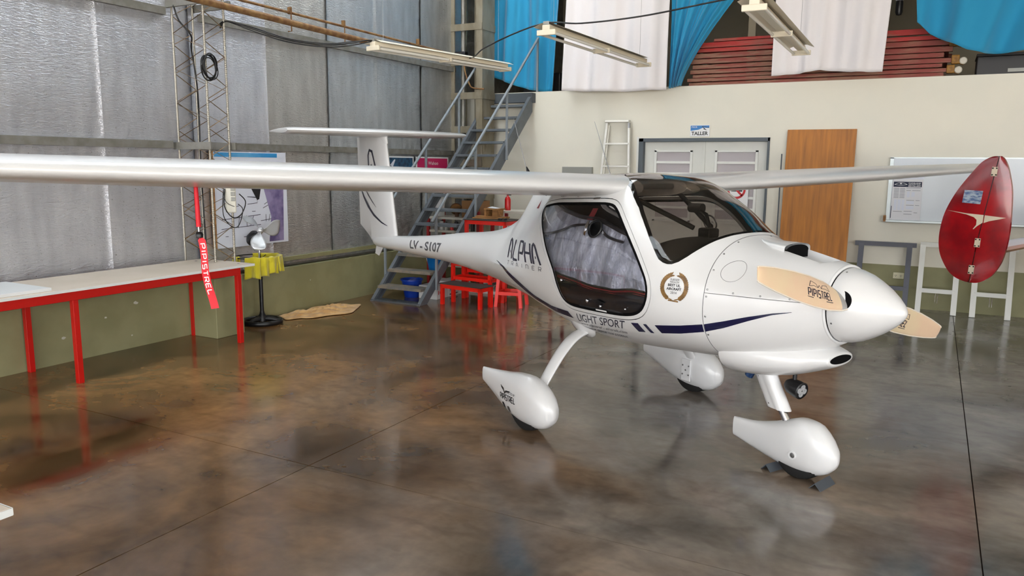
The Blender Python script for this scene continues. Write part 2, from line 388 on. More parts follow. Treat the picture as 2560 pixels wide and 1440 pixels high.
def floor_mat():
    m = bpy.data.materials.new('polished_concrete'); m.use_nodes = True; nt = m.node_tree; N = nt.nodes; L = nt.links; P = N['Principled BSDF']
    geo = N.new('ShaderNodeNewGeometry')
    def noise(sc, det, off, dist=0., st=(1, 1, 1)):
        mp = N.new('ShaderNodeMapping'); mp.inputs['Location'].default_value = (off, off * .7, 0); mp.inputs['Scale'].default_value = st; L.new(geo.outputs['Position'], mp.inputs[0])
        n = N.new('ShaderNodeTexNoise'); n.inputs['Scale'].default_value = sc; n.inputs['Detail'].default_value = det; n.inputs['Roughness'].default_value = .54; n.inputs['Distortion'].default_value = dist
        L.new(mp.outputs[0], n.inputs[0]); return n.outputs[0]
    def ramp(v, *els):
        r = N.new('ShaderNodeValToRGB'); e = r.color_ramp.elements
        while len(e) < len(els): e.new(.5)
        for k, (p, c) in enumerate(els): e[k].position = p; e[k].color = c
        L.new(v, r.inputs[0]); return r.outputs[0]
    def mix(f, a, b, mode='MIX'):
        x = N.new('ShaderNodeMix'); x.data_type = 'RGBA'; x.blend_type = mode
        L.new(f, x.inputs[0]) if not isinstance(f, float) else setattr(x.inputs[0], 'default_value', f)
        L.new(a, x.inputs[6]); L.new(b, x.inputs[7]); return x.outputs[2]
    big = noise(.45, 4, 3.1, .6); mid = noise(1.1, 5, 11., 1.0); fine = noise(14, 5, 5.); spots = noise(4.0, 2, 21., .4, (1, 2.0, 1))
    grey = ramp(mid, (.3, srgb(112, 107, 101)), (.55, srgb(148, 143, 136)), (.75, srgb(166, 161, 153)))
    brown = ramp(mid, (.28, srgb(80, 61, 40)), (.5, srgb(134, 101, 65)), (.72, srgb(162, 121, 76)))
    # the slab is browner towards the front left, greyer towards the right
    sp = N.new('ShaderNodeSeparateXYZ'); L.new(geo.outputs['Position'], sp.inputs[0])
    ax = N.new('ShaderNodeMath'); ax.operation = 'MULTIPLY_ADD'; ax.inputs[1].default_value = -.10; ax.inputs[2].default_value = .12; L.new(sp.outputs[0], ax.inputs[0])
    ay = N.new('ShaderNodeMath'); ay.operation = 'MULTIPLY_ADD'; ay.inputs[1].default_value = -.045; L.new(sp.outputs[1], ay.inputs[0]); L.new(ax.outputs[0], ay.inputs[2])
    ab = N.new('ShaderNodeMath'); ab.operation = 'ADD'; L.new(ay.outputs[0], ab.inputs[0]); L.new(big, ab.inputs[1])
    f = ramp(ab.outputs[0], (.42, (0, 0, 0, 1)), (.78, (1, 1, 1, 1)))
    base = mix(f, grey, brown)
    dark = ramp(spots, (.12, srgb(120, 110, 100)), (.5, (1, 1, 1, 1)))
    base = mix(.5, base, dark, 'MULTIPLY')
    stain = ramp(noise(.9, 6, 31., 1.), (.26, srgb(104, 94, 82)), (.58, (1, 1, 1, 1)))
    base = mix(.7, base, stain, 'MULTIPLY')
    grain = ramp(fine, (.3, srgb(200, 200, 200)), (.7, (1, 1, 1, 1)))
    base = mix(.4, base, grain, 'MULTIPLY')
    L.new(base, P.inputs['Base Color'])
    rr = N.new('ShaderNodeMapRange'); rr.inputs['From Min'].default_value = .3; rr.inputs['From Max'].default_value = .7; rr.inputs['To Min'].default_value = .08; rr.inputs['To Max'].default_value = .22
    L.new(mid, rr.inputs[0]); L.new(rr.outputs[0], P.inputs['Roughness'])
    P.inputs['Specular IOR Level'].default_value = .6
    bp = N.new('ShaderNodeBump'); bp.inputs['Strength'].default_value = .05; bp.inputs['Distance'].default_value = .02; L.new(mid, bp.inputs['Height']); L.new(bp.outputs[0], P.inputs['Normal'])
    MATS['polished_concrete'] = m
floor_mat()

# ---------------------------------------------------------------- the hangar shell
XL, YB, XF = -6.51, 10.82, -6.61
fl = struct(MB().box(-6.9, XR, DOORY, 14.6, -.25, -.012).build('floor', 'joint_dark'))
fl['label'] = 'polished stained concrete floor with saw cut joints'
xs = [-6.9, -3.06, .327, 3.71, 7.1, XR]; ys = [DOORY, -4.2, -.5, 3.23, 6.97, YB + .1]
for i in range(5):
    for j in range(5):
        g = .003
        MB().box(xs[i] + g, xs[i + 1] - g, ys[j] + g, ys[j + 1] - g, -.012, 0).build('slab', 'polished_concrete', fl)
MB().box(XR, 60, -45, 50, -.25, -.02).build('apron', 'apron', fl); MB().box(-40, XR, -45, DOORY, -.25, -.02).build('apron', 'apron', fl)

wl = struct(thing('wall_left', 'silver foil lined sheet wall above a low olive painted concrete kerb', None, (0, 0, 0)))
del_cat = [k for k in ('category',) if k in wl.keys()]
MB().box(XL - .39, XL, DOORY, YB, -.01, .53).build('kerb', 'olive', wl)
seams = [DOORY, -6.4, -5.4, -4.4, -3.4, -2.4, -1.4, -.4, .6, 1.55, 2.5, 3.5, 4.515, 5.5, 6.5, 7.515, 8.46, 9.477, 10.6]
fm = ['foil_bright'] * 14 + ['foil_warm', 'foil_blue_reflection', 'foil_blue_reflection', 'foil_blue_reflection']
def foil_panel(y0, y1, m, k):
    rnd = random.Random(k)
    ph = rnd.random() * 6
    def fn(u, v):
        y = y0 + (y1 - y0) * u; z = .56 + (ROOFZ - .56) * v
        x = XF + .004 * math.sin(5 * y + ph) + .0012 * math.sin(23 * y + ph * 2) * math.sin(3 * z + ph) ** 2
        # pleats where the foil is pinched by the rails
        for zr in (.62, 1.9, 3.14): x += .0035 * math.sin(2 * math.pi * y / .125 + ph) * math.exp(-((z - zr) / .1) ** 2)
        e = min(u, 1 - u) * (y1 - y0)
        if e < .035: x += .012 * (1 - e / .035) * (1 if k % 2 else -.2)
        return (x + (.004 if k % 2 else 0), y - .006 + (.012 * u), z)
    o = MB().grid(fn, 64, 60).build('foil_panel', m, wl, smooth=60)
    return o
for k in range(len(seams) - 1):
    foil_panel(seams[k], seams[k + 1], fm[k] if k < len(fm) else 'foil_blue_reflection', k)
MB().box(-6.9, -6.66, DOORY, YB + 3.6, 0, ROOFZ).build('outer_sheet', 'galv', wl)
for z in (1.895, 3.145): 
    for (a, b) in ((DOORY, 5.22), (5.62, 10.36)):
        MB().box(XF - .03, XF + .05, a, b, z - .035, z + .035).build('rail', 'galv', wl)
MB().box(XF - .03, XF + .055, DOORY, YB, .60, .645).build('sill_angle', 'olive', wl)
for k, (y, z, r) in enumerate([(3.95, .22, .016), (4.35, .33, .012), (4.66, .42, .02), (4.6, .12, .009), (6.2, .3, .012), (5.9, .2, .01), (3.2, .4, .012), (7.0, .34, .01)]):
    rr = random.Random(k); pts = [(XL + .0015, y + r * rr.uniform(.7, 1.5) * math.cos(t * .7854), z + r * rr.uniform(.5, 1) * math.sin(t * .7854)) for t in range(8)]
    MB().prism(pts, (-.003, 0, 0)).build('paint_chip', 'paint_chip', wl)

wb = struct(thing('wall_back', 'cream plastered wall with an olive band along its foot', None))
# wall with the door opening
DX0, DX1, DZ = -3.766, -1.955, 2.117
m = MB()
m.box(-6.66, DX0, YB, YB + .16, .53, 2.82); m.box(DX0, DX1, YB, YB + .16, DZ, 2.82); m.box(DX1, XR, YB, YB + .16, .53, 2.82)
m.build('plaster', 'cream_wall', wb)
m = MB(); m.box(-6.66, DX0, YB, YB + .16, -.01, .53); m.box(DX1, XR, YB, YB + .16, -.01, .53); m.build('dado', 'olive', wb)
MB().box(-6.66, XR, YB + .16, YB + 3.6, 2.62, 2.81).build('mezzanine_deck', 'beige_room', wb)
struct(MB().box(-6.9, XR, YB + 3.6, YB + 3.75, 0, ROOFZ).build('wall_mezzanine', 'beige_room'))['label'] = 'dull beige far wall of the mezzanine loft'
m = MB(); m.box(XR, XR + .2, DOORY - .2, YB + 3.75, 4.85, ROOFZ); m.box(XR, XR + .2, RY1, YB + 3.75, 0, 4.85)
struct(m.build('wall_right', 'cream_wall'))['label'] = 'cream wall above and beside the wide open hangar doorway'
m = MB(); m.box(-6.9, FX0, DOORY - .2, DOORY, 0, ROOFZ); m.box(FX0, XR, DOORY - .2, DOORY, 4.85, ROOFZ)
struct(m.build('wall_front', 'cream_wall'))['label'] = 'cream wall beside the open front doorway behind the viewer'
RLX, RLY = (-6.2, -4.7), (-3.0, 10.6)                     # unseen diffusing panels along the left eave, added to brighten the back left
m = MB(); m.box(-6.9, RLX[0], DOORY - .3, YB + 3.75, ROOFZ, ROOFZ + .1); m.box(RLX[1], XR + .2, DOORY - .3, YB + 3.75, ROOFZ, ROOFZ + .1)
m.box(RLX[0], RLX[1], DOORY - .3, RLY[0], ROOFZ, ROOFZ + .1); m.box(RLX[0], RLX[1], RLY[1], YB + 3.75, ROOFZ, ROOFZ + .1)
cl = struct(m.build('ceiling', 'roof_sheet'))
for k in range(8):
    a = RLY[0] + (RLY[1] - RLY[0]) * k / 8; MB().box(RLX[0] - .02, RLX[1] + .02, a - .02, a + (RLY[1] - RLY[0]) / 8 + .02, ROOFZ + .02 + .005 * (k % 2), ROOFZ + .024 + .005 * (k % 2)).build('added_roof_fill', 'added_roof_fill', cl)
cl['label'] = 'grey sheet metal roof'
MB().box(-6.66, DX0, YB + .16, YB + 2, 0, .01).build('threshold', 'olive', wb)
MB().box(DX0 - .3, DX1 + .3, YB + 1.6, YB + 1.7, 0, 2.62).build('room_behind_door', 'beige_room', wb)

# ---------------------------------------------------------------- the white aircraft
FX, FY = .8945, -.447
PLANE_RZ = math.atan2(FY, FX)
PL = thing('light_aircraft', 'white high wing two seat light aircraft with dark stripe and T tail', 'aircraft', (-1.8753, 5.1448, 0), PLANE_RZ)
# fuselage stations: x, top, bottom, half width, height of the widest point, upper and lower roundness
ST=np.array([[-4.02, 0.914, 0.832, 0.034, 0.885, 2.0, 2.0], [-3.9, 0.944, 0.816, 0.068, 0.885, 2.0, 2.0], [-3.3, 0.985, 0.815, 0.096, 0.9, 2.0, 2.0], [-2.6, 1.05, 0.814, 0.121, 0.925, 2.0, 2.0], [-2.15, 1.108, 0.804, 0.147, 0.945, 2.0, 2.0], [-1.62, 1.165, 0.77, 0.2, 0.955, 1.95, 2.0], [-1.38, 1.222, 0.752, 0.25, 0.955, 1.6, 2.0], [-1.26, 1.28, 0.74, 0.285, 0.955, 1.3, 2.0], [-1.18, 1.345, 0.732, 0.31, 0.957, 1.1, 2.0], [-1.12, 1.43, 0.727, 0.33, 0.96, 1.0, 2.0], [-1.06, 1.505, 0.722, 0.348, 0.96, 0.98, 2.0], [-0.95, 1.56, 0.713, 0.385, 0.963, 1.0, 2.0], [-0.75, 1.612, 0.69, 0.44, 0.97, 1.18, 2.0], [-0.45, 1.655, 0.63, 0.5, 0.98, 1.75, 2.1], [-0.1, 1.682, 0.565, 0.553, 0.99, 2.3, 2.1], [0.2, 1.692, 0.55, 0.578, 0.995, 2.5, 2.1], [0.5, 1.672, 0.568, 0.578, 0.995, 2.6, 2.1], [0.8, 1.542, 0.592, 0.545, 0.99, 2.4, 2.1], [1.0, 1.41, 0.606, 0.492, 0.975, 2.3, 2.1], [1.13, 1.342, 0.612, 0.447, 0.96, 2.3, 2.1], [1.24, 1.315, 0.622, 0.408, 0.965, 2.2, 2.1], [1.4, 1.29, 0.655, 0.352, 0.985, 2.1, 2.0], [1.55, 1.265, 0.724, 0.288, 1.005, 2.0, 2.0], [1.7, 1.236, 0.812, 0.21, 1.025, 2.0, 2.0]])
def pchip(xs,ys,x):
    h=np.diff(xs);d=np.diff(ys)/h;n=len(xs);m=np.zeros(n)
    for i in range(1,n-1):
        if d[i-1]*d[i]>0:
            w1=2*h[i]+h[i-1];w2=h[i]+2*h[i-1];m[i]=(w1+w2)/(w1/d[i-1]+w2/d[i])
    m[0]=d[0];m[-1]=d[-1]
    x=np.clip(np.asarray(x,float),xs[0],xs[-1]); i=np.clip(np.searchsorted(xs,x)-1,0,n-2)
    t=(x-xs[i])/h[i]
    return (2*t**3-3*t**2+1)*ys[i]+(t**3-2*t**2+t)*h[i]*m[i]+(-2*t**3+3*t**2)*ys[i+1]+(t**3-t**2)*h[i]*m[i+1]
def FP(x): return [pchip(ST[:,0],ST[:,k],x) for k in range(1,7)]

def sec_ring(x, n=72, ins=0.):
    zt, zb, w, zc, nt, nb = [float(a) for a in FP(x)]
    zt -= ins; zb += ins; w -= ins; r = []
    for k in range(n):
        t = 2 * math.pi * k / n; cs, sn = math.cos(t), math.sin(t); e = nt if sn >= 0 else nb
        r.append((x, -w * math.copysign(abs(cs) ** (2 / e), cs), zc + (zt - zc if sn >= 0 else zc - zb) * math.copysign(abs(sn) ** (2 / e), sn)))
    return r
def fus_y(x, z):
    zt, zb, w, zc, nt, nb = [float(a) for a in FP(x)]
    t, n = ((z - zc) / (zt - zc), nt) if z >= zc else ((zc - z) / (zc - zb), nb)
    return w * max(0., 1 - min(1., t) ** n) ** (1 / n)
def side(x, z, off=.0018, sg=-1):
    return (x, sg * (fus_y(x, z) + off), z)
def side_quad(TL, BL, BR, TR, off=.0018):
    """(u, v) of the unit square -> flank of the fuselage; the corners are (x, z)"""
    def fn(u, v):
        a = [TL[i] * (1 - u) * v + BL[i] * (1 - u) * (1 - v) + BR[i] * u * (1 - v) + TR[i] * u * v for i in (0, 1)]
        return side(a[0], a[1], off)
    return fn
def loft_me(name, xs, ins=0., m='gelcoat', n=72):
    mb = MB().loft([sec_ring(x, n, ins) for x in xs]); me = bpy.data.meshes.new(name); me.from_pydata(mb.v, [], mb.f); me.materials.append(MATS[m])
    return me
def prism_me(poly, y0, y1, m='gelcoat'):
    mb = MB().prism([(x, y0, z) for x, z in poly], (0, y1 - y0, 0)); me = bpy.data.meshes.new('p'); me.from_pydata(mb.v, [], mb.f); me.materials.append(MATS[m])
    bm = bmesh.new(); bm.from_mesh(me); bmesh.ops.recalc_face_normals(bm, faces=bm.faces); bm.to_mesh(me); bm.free()
    return me
def fixn(me):
    bm = bmesh.new(); bm.from_mesh(me); bmesh.ops.recalc_face_normals(bm, faces=bm.faces); bm.to_mesh(me); bm.free(); return me
def boolean(me, ops):
    """apply (operation, mesh) in turn with the exact solver, return a new mesh"""
    o = bpy.data.objects.new('tmp', me); COL.objects.link(o); tmp = []
    for op, cm in ops:
        c = bpy.data.objects.new('cut', cm); COL.objects.link(c); tmp.append(c)
        b = o.modifiers.new('b', 'BOOLEAN'); b.operation = op; b.object = c; b.solver = 'EXACT'; b.material_mode = 'TRANSFER'
    bpy.context.view_layer.update()
    dg = bpy.context.evaluated_depsgraph_get(); r = bpy.data.meshes.new_from_object(o.evaluated_get(dg))
    for c in tmp + [o]: bpy.data.objects.remove(c)
    return r
def span(a, b, st): return list(np.linspace(a, b, max(2, int(round((b - a) / st)) + 1)))
FW = 1.118
xs_body = span(-4.02, -1.45, .05) + span(-1.42, -.9, .014) + span(-.88, FW, .028)
DOOR_GLASS = [(-.475, 1.452), (-.28, 1.478), (-.041, 1.492), (.18, 1.503), (.35, 1.508), (.40, 1.497), (.431, 1.478), (.54, 1.389), (.651, 1.264), (.73, 1.154), (.773, 1.073), (.788, 1.02), (.778, .965), (.748, .905), (.69, .861), (.631, .838), (.434, .824), (.191, .818), (.09, .82), (.036, .83), (-.014, .863), (-.043, .923), (-.107, 1.042), (-.193, 1.14), (-.308, 1.256), (-.44, 1.352), (-.52, 1.405), (-.525, 1.43), (-.51, 1.445)]
def round_poly(P, n=3):
    N_ = len(P); out = []
    for i in range(N_):
        a, b, c, d = P[i - 1], P[i], P[(i + 1) % N_], P[(i + 2) % N_]
        for k in range(n):
            t = k / n; out.append(tuple(.5 * ((2 * b[j]) + (c[j] - a[j]) * t + (2 * a[j] - 5 * b[j] + 4 * c[j] - d[j]) * t * t + (3 * b[j] - a[j] - 3 * c[j] + d[j]) * t ** 3) for j in (0, 1)))
    return out
DOOR_GLASS = round_poly([(-.475, 1.452), (-.28, 1.478), (-.041, 1.492), (.18, 1.503), (.34, 1.506), (.43, 1.478), (.54, 1.389), (.651, 1.264), (.73, 1.154), (.775, 1.07), (.785, .985), (.755, .91), (.695, .862), (.60, .836), (.434, .824), (.191, .818), (.07, .822), (.0, .852), (-.043, .923), (-.107, 1.042), (-.193, 1.14), (-.308, 1.256), (-.43, 1.345), (-.515, 1.405), (-.52, 1.438)])
def offset_poly(P, d):
    n = len(P); out = []
    cx = sum(p[0] for p in P) / n; cz = sum(p[1] for p in P) / n
    for i in range(n):
        a, b, c = P[i - 1], P[i], P[(i + 1) % n]; tx, tz = c[0] - a[0], c[1] - a[1]; l = math.hypot(tx, tz); nx, nz = tz / l, -tx / l
        if nx * (b[0] - cx) + nz * (b[1] - cz) < 0: nx, nz = -nx, -nz
        out.append((b[0] + nx * d, b[1] + nz * d))
    return out
DOOR_OUT = offset_poly(DOOR_GLASS, .026); DOOR_IN = offset_poly(DOOR_GLASS, .0215)
WS = [(-.06, 1.80), (-.06, 1.676), (.08, 1.672), (.166, 1.661), (.27, 1.642), (.346, 1.622), (.41, 1.6), (.464, 1.573), (.53, 1.53), (.586, 1.488), (.65, 1.42), (.696, 1.367), (.74, 1.312), (.773, 1.273), (.80, 1.24), (.83, 1.206), (.858, 1.19), (.885, 1.183), (.912, 1.184), (.945, 1.2), (.977, 1.230), (1.016, 1.277), (1.05, 1.32), (1.075, 1.346), (1.096, 1.362), (1.12, 1.42), (1.0, 1.8)]
def shell_cut(polys, ins0, ins1, m):
    """piece of the skin between two insets, inside a side view polygon"""
    out = fixn(loft_me('s', span(-.9, 1.112, .028), ins0, m)); inn = fixn(loft_me('s', [-1.0] + span(-.95, 1.10, .028) + [1.125], ins1, m))
    return boolean(out, [('DIFFERENCE', inn)] + polys)
cav = fixn(loft_me('cav', span(-.80, 1.098, .03), .02, 'cabin_lining'))
body = boolean(fixn(loft_me('body', xs_body)), [('DIFFERENCE', cav), ('DIFFERENCE', prism_me(DOOR_OUT, -1, -.05)), ('DIFFERENCE', prism_me(DOOR_OUT, .05, 1)), ('DIFFERENCE', prism_me(WS, -1, 1))])
link('fuselage', body, PL, 32)
for sg, (a, b) in ((-1, (-1, -.05)), (1, (.05, 1))):
    fr = shell_cut([('INTERSECT', prism_me(DOOR_IN, a, b)), ('DIFFERENCE', prism_me(DOOR_GLASS, a * 1.2, b * 1.2 if sg > 0 else b * .5))], .0006, .016, 'gelcoat')
    fo = link('door_frame', fr, PL, 32)
    gl_ = shell_cut([('INTERSECT', prism_me(DOOR_GLASS, a, b))], .003, .0065, 'door_glass')
    link('door_window', gl_, fo, 32)
ws = shell_cut([('INTERSECT', prism_me(WS, -1, 1))], .001, .0055, 'windscreen_glass')
link('windscreen', ws, PL, 32)
# dark glued border round the screens
def edge_band(poly, sg, w, name, par, i0=0, i1=None):
    P = poly[i0:i1]; inner = offset_poly(poly, -w)[i0:i1]; V = []; closed = i1 is None and i0 == 0; n = len(P)
    V = [side(*p, -.0028, sg) for p in P] + [side(*p, -.0028, sg) for p in inner]
    MB().add(V, [(i, (i + 1) % n, n + (i + 1) % n, n + i) for i in range(n if closed else n - 1)]).build(name, 'black_gap', par, smooth=50)
def dense(P, k=4, closed=True):
    n = len(P); return [(P[i][0] + (P[(i + 1) % n][0] - P[i][0]) * j / k, P[i][1] + (P[(i + 1) % n][1] - P[i][1]) * j / k) for i in range(n if closed else n - 1) for j in range(k)]
DG = dense(DOOR_GLASS, 2)
edge_band(DG, -1, .016, 'window_border', PL); edge_band(DG, 1, .016, 'window_border', PL)
WSd = dense(WS[3:25], 3, False)
def ws_band(sg):
    n = len(WSd); cx, cz = .75, 1.55
    inn = []
    for i, p in enumerate(WSd):
        a = WSd[max(i - 1, 0)]; b = WSd[min(i + 1, n - 1)]; tx, tz = b[0] - a[0], b[1] - a[1]; l = math.hypot(tx, tz); nx, nz = -tz / l, tx / l
        inn.append((p[0] + nx * .018, p[1] + nz * .018))
    V = [side(*p, -.0035, sg) for p in WSd] + [side(*p, -.0035, sg) for p in inn]
    MB().add(V, [(i, i + 1, n + i + 1, n + i) for i in range(n - 1)]).build('windscreen_border', 'black_gap', PL, smooth=50)
ws_band(-1); ws_band(1)

# cowling: upper and lower halves behind the spinner
cow_x = span(FW + .004, 1.70, .024)
def halfcut(z0, z1): return prism_me([(1.0, z0), (2.0, z0), (2.0, z1), (1.0, z1)], -1, 1)
scoop = prism_me([(1.30, 1.27), (1.36, 1.222), (1.50, 1.222), (1.60, 1.238), (1.672, 1.262), (1.672, 1.4), (1.42, 1.4), (1.40, 1.312), (1.30, 1.30)], -.098, .098, 'gelcoat')
hole = prism_me([(1.22, 1.235), (1.45, 1.22), (1.45, 1.276), (1.22, 1.276)], -.075, .075, 'black_gap')
def disc_me():
    mb = MB().lathe([(.186, 1.60), (.186, 1.8)], 48, (0, 0, 1.025), (1, 0, 0)); me = bpy.data.meshes.new('d'); me.from_pydata(mb.v, [], mb.f); me.materials.append(MATS['black_gap']); return fixn(me)
upper = boolean(fixn(loft_me('cow', cow_x)), [('INTERSECT', halfcut(1.0465, 2)), ('DIFFERENCE', disc_me()), ('DIFFERENCE', scoop), ('DIFFERENCE', hole)])
link('upper_cowling', upper, PL, 32)
lower = boolean(fixn(loft_me('cow', cow_x)), [('INTERSECT', halfcut(.2, 1.0435)), ('DIFFERENCE', disc_me())])
lo = link('lower_cowling', lower, PL, 32)
# raised lip of the cooling scoop
rim = []
for x, h, w in ((1.15, .002, .03), (1.21, .007, .075), (1.27, .015, .10), (1.33, .024, .113), (1.385, .030, .118)):
    zt = float(FP(x)[0]); rim.append([(x, -w * math.cos(t), zt - .02 + (h + .02) * max(0, math.sin(t)) ** .36) for t in np.linspace(0, math.pi, 17)])
mb = MB(); n = 17
mb.add([p for r in rim for p in r], [(i * n + k, (i + 1) * n + k, (i + 1) * n + k + 1, i * n + k + 1) for i in range(4) for k in range(n - 1)])
mb.build('scoop_lip', 'gelcoat', PL, smooth=50)
zt = float(FP(1.385)[0])
MB().add([(1.386, -.104 * math.cos(t), zt - .05 + .072 * max(0, math.sin(t)) ** .36) for t in np.linspace(0, math.pi, 17)], [tuple(range(17))]).build('scoop_opening', 'black_gap', PL)
# chin duct under the engine
chin = []
for x, zt, zb, w in ((1.122, .80, .548, .30), (1.16, .80, .546, .302), (1.25, .80, .553, .292), (1.36, .80, .57, .268), (1.46, .80, .595, .232), (1.55, .80, .628, .188), (1.62, .785, .656, .152), (1.665, .772, .676, .130), (1.685, .764, .688, .120), (1.692, .757, .696, .110)):
    zc = (zt + zb) / 2 if x > 1.6 else .70; r = []
    for k in range(48):
        t = 2 * math.pi * k / 48; cs, sn = math.cos(t), math.sin(t); r.append((x, -w * math.copysign(abs(cs) ** .9, cs), zc + ((zt - zc) if sn > 0 else (zc - zb)) * math.copysign(abs(sn) ** .9, sn)))
    chin.append(r)
MB().loft(chin).build('chin_duct', 'gelcoat', PL, smooth=50)
MB().add([(1.6935, -.098 * math.cos(t), .7265 + .024 * math.sin(t)) for t in np.linspace(0, 2 * math.pi, 32, endpoint=False)], [tuple(range(32))]).build('chin_opening', 'black_gap', PL)
# screws along the seams
def screw(x, z, r=.0055, sg=-1):
    y = fus_y(x, z); nv = Vector((fus_y(x - .01, z) - fus_y(x + .01, z), 0, fus_y(x, z - .01) - fus_y(x, z + .01))) / .02; nv = Vector((nv.x, 1, nv.z)).normalized(); nv.y *= sg
    MB().lathe([(r, -.001), (r, .0018), (r * .6, .003), (r * .01, .0032)], 10, (x, sg * y, z), nv).build('screw', 'steel', PL, smooth=40)
for x, z in [(1.135, 1.315), (1.135, 1.255), (1.135, 1.17), (1.135, 1.065), (1.135, 1.026), (1.135, .915), (1.132, .806), (1.272, 1.058), (1.412, 1.058), (1.552, 1.058)]: screw(x, z)
for x, z in [(1.135, 1.335), (1.135, 1.17), (1.135, .915)]: screw(x, z, sg=1)
# seam at the firewall, oil door
MB().tube([(1.12, y, z) for _, y, z in sec_ring(1.12, 72, .001)], .0022, 4, close=True).build('firewall_seam', 'lettering_grey', PL)
for r0 in (.058,):
    pts = []
    for k in range(40):
        t = 2 * math.pi * k / 40; x = 1.235 + .06 * math.cos(t); z = 1.171 + .055 * math.sin(t); pts.append(side(x, z, .0002))
    MB().tube(pts, .0011, 4, close=True).build('oil_door_seam', 'lettering_grey', PL)
# spinner and propeller
HZ = 1.025
PROP = MB().lathe([(.196, 1.712), (.198, 1.722), (.192, 1.76), (.176, 1.81), (.151, 1.86), (.118, 1.915), (.08, 1.965), (.047, 2.0), (.022, 2.018), (.003, 2.025)], 64, (0, 0, HZ), (1, 0, 0)).build('spinner', 'gelcoat', PL, smooth=50)
MB().cyl((1.62, 0, HZ), (1.712, 0, HZ), .188, 48).build('spinner_backplate', 'black_gap', PL)
mb = MB(); mb.tube([(1.700, .2035 * math.cos(t), HZ + .2035 * math.sin(t)) for t in np.linspace(0, 2 * math.pi, 64, endpoint=False)], .009, 10, close=True)
mb.build('cowling_lip', 'gelcoat', PL, smooth=60)
for k in range(8):
    t = 2 * math.pi * (k + .5) / 8
    MB().lathe([(.005, 0), (.005, .002), (.0005, .003)], 8, (1.735, .1965 * math.cos(t), HZ + .1965 * math.sin(t)), (0, math.cos(t), math.sin(t))).build('screw', 'steel', PROP)
bd = Vector((0, -.85, .235)).normalized()          # blade direction
for s_ in (1, -1):
    d = bd * s_; up = Vector((0, -d.z, d.y)) * (1 if True else 1)
    if up.z < 0: up = -up
    # pitch: chord line tilts forward
    MB().lathe([(.05, 0), (.052, .01), (.03, .012), (.001, .012)], 28, Vector((1.775, 0, HZ)) + d * .168, d).build('blade_slot', 'black_gap', PROP)
    rings = []; edge = []
    for r, ch, th, tw in ((.10, .08, .04, 62), (.17, .105, .04, 46), (.22, .13, .036, 36), (.32, .152, .03, 27), (.45, .155, .026, 22), (.6, .140, .022, 18), (.75, .112, .02, 16), (.84, .086, .018, 15), (.878, .072, .014, 15), (.885, .06, .004, 15)):
        c0 = Vector((1.775, 0, HZ)) + d * r; tw = math.radians(tw); cv = up * math.cos(tw) * 1 + Vector((-1, 0, 0)) * math.sin(tw) * s_; nv = d.cross(cv).normalized(); ring = []
        for k in range(20):
            t = 2 * math.pi * k / 20; ring.append(c0 + cv * (ch / 2 * math.cos(t)) + nv * (th / 2 * math.sin(t)))
        rings.append(ring)
    MB().loft([[p * 1 for p in r] for r in rings[:3]]).build('blade', 'gelcoat', PROP, smooth=50)
    cv_ = MB().loft(rings[1:]).build('blade_cover', 'cover_cloth', PROP, smooth=50)
    for k0 in (0, 10):
        MB().tube([r[k0] for r in rings[1:]], .004, 6).build('piping', 'cover_edge', cv_, smooth=60)
    # printed maker's mark on the face seen from ahead
    i0, i1 = 3, 5
    def face(u, v, rings=rings, s_=s_):
        # u along the blade, v across the chord, on the forward side
        rr = 2.55 + 2.0 * u; i = int(min(rr, len(rings) - 2)); f = rr - i
        best = []
        for R in (rings[i], rings[i + 1]):
            c0 = sum(R, Vector()) / 20; cvx = (R[0] - R[10]); th = (R[5] - R[15]) / 2
            if th.x < 0: th = -th
            a = (v - .5) * .92; best.append(c0 + cvx * a + th * (math.sqrt(max(0, 1 - (2 * a) ** 2)) + .05))
        return best[0].lerp(best[1], f)
    lg = MB(); fl_ = (lambda u, v: face(.5 + ((1 - u if s_ == 1 else u) - .5) * 1.35, .5 + (v - .5) * 1.3))
    stroke_text(lg, 'PIPISTREL', lambda u, v: fl_(.22 + .56 * u, .34 + .2 * v), 4.4, .15, .45)
    for P in ([(.25, .60), (.30, .76), (.42, .72), (.46, .62)], [(.25, .60), (.36, .64), (.46, .62), (.5, .70), (.54, .62), (.64, .64), (.75, .60)], [(.54, .62), (.58, .72), (.70, .76), (.75, .60)]):
        stroke(lg, P, .012, fl_, 5)
    stroke(lg, [(.20, .30), (.32, .30)], .02, fl_, 3); stroke(lg, [(.62, .28), (.80, .28)], .02, fl_, 3)
    lg.build('print', 'lettering_dark', cv_)

# wings
def airfoil(n=30, t=.145, m_=.03, p=.4):
    U = []; D = []
    for i in range(n + 1):
        x = .5 * (1 - math.cos(math.pi * i / n)); yt = 5 * t * (.2969 * math.sqrt(x) - .126 * x - .3516 * x * x + .2843 * x ** 3 - .1036 * x ** 4)
        yc = m_ / p ** 2 * (2 * p * x - x * x) if x < p else m_ / (1 - p) ** 2 * (1 - 2 * p + 2 * p * x - x * x)
        U.append((x, yc + yt)); D.append((x, yc - yt))
    return U, D
AU, AD = airfoil()
INC = math.radians(4.6)
def wing_geo(s):
    ch = float(np.interp(s, [0, .5, 2.8, 4.6, 5.0, 5.16, 5.25], [1.02, 1.0, .95, .72, .62, .5, .22])); le = float(np.interp(s, [0, 2.8, 4.6, 5.0, 5.16, 5.25], [.375, .355, .30, .27, .2, .02]))
    tk = float(np.interp(s, [0, 5.0, 5.16, 5.25], [1, .92, .7, .3])); return ch, le, 1.607 + .031 * (s - .5), tk
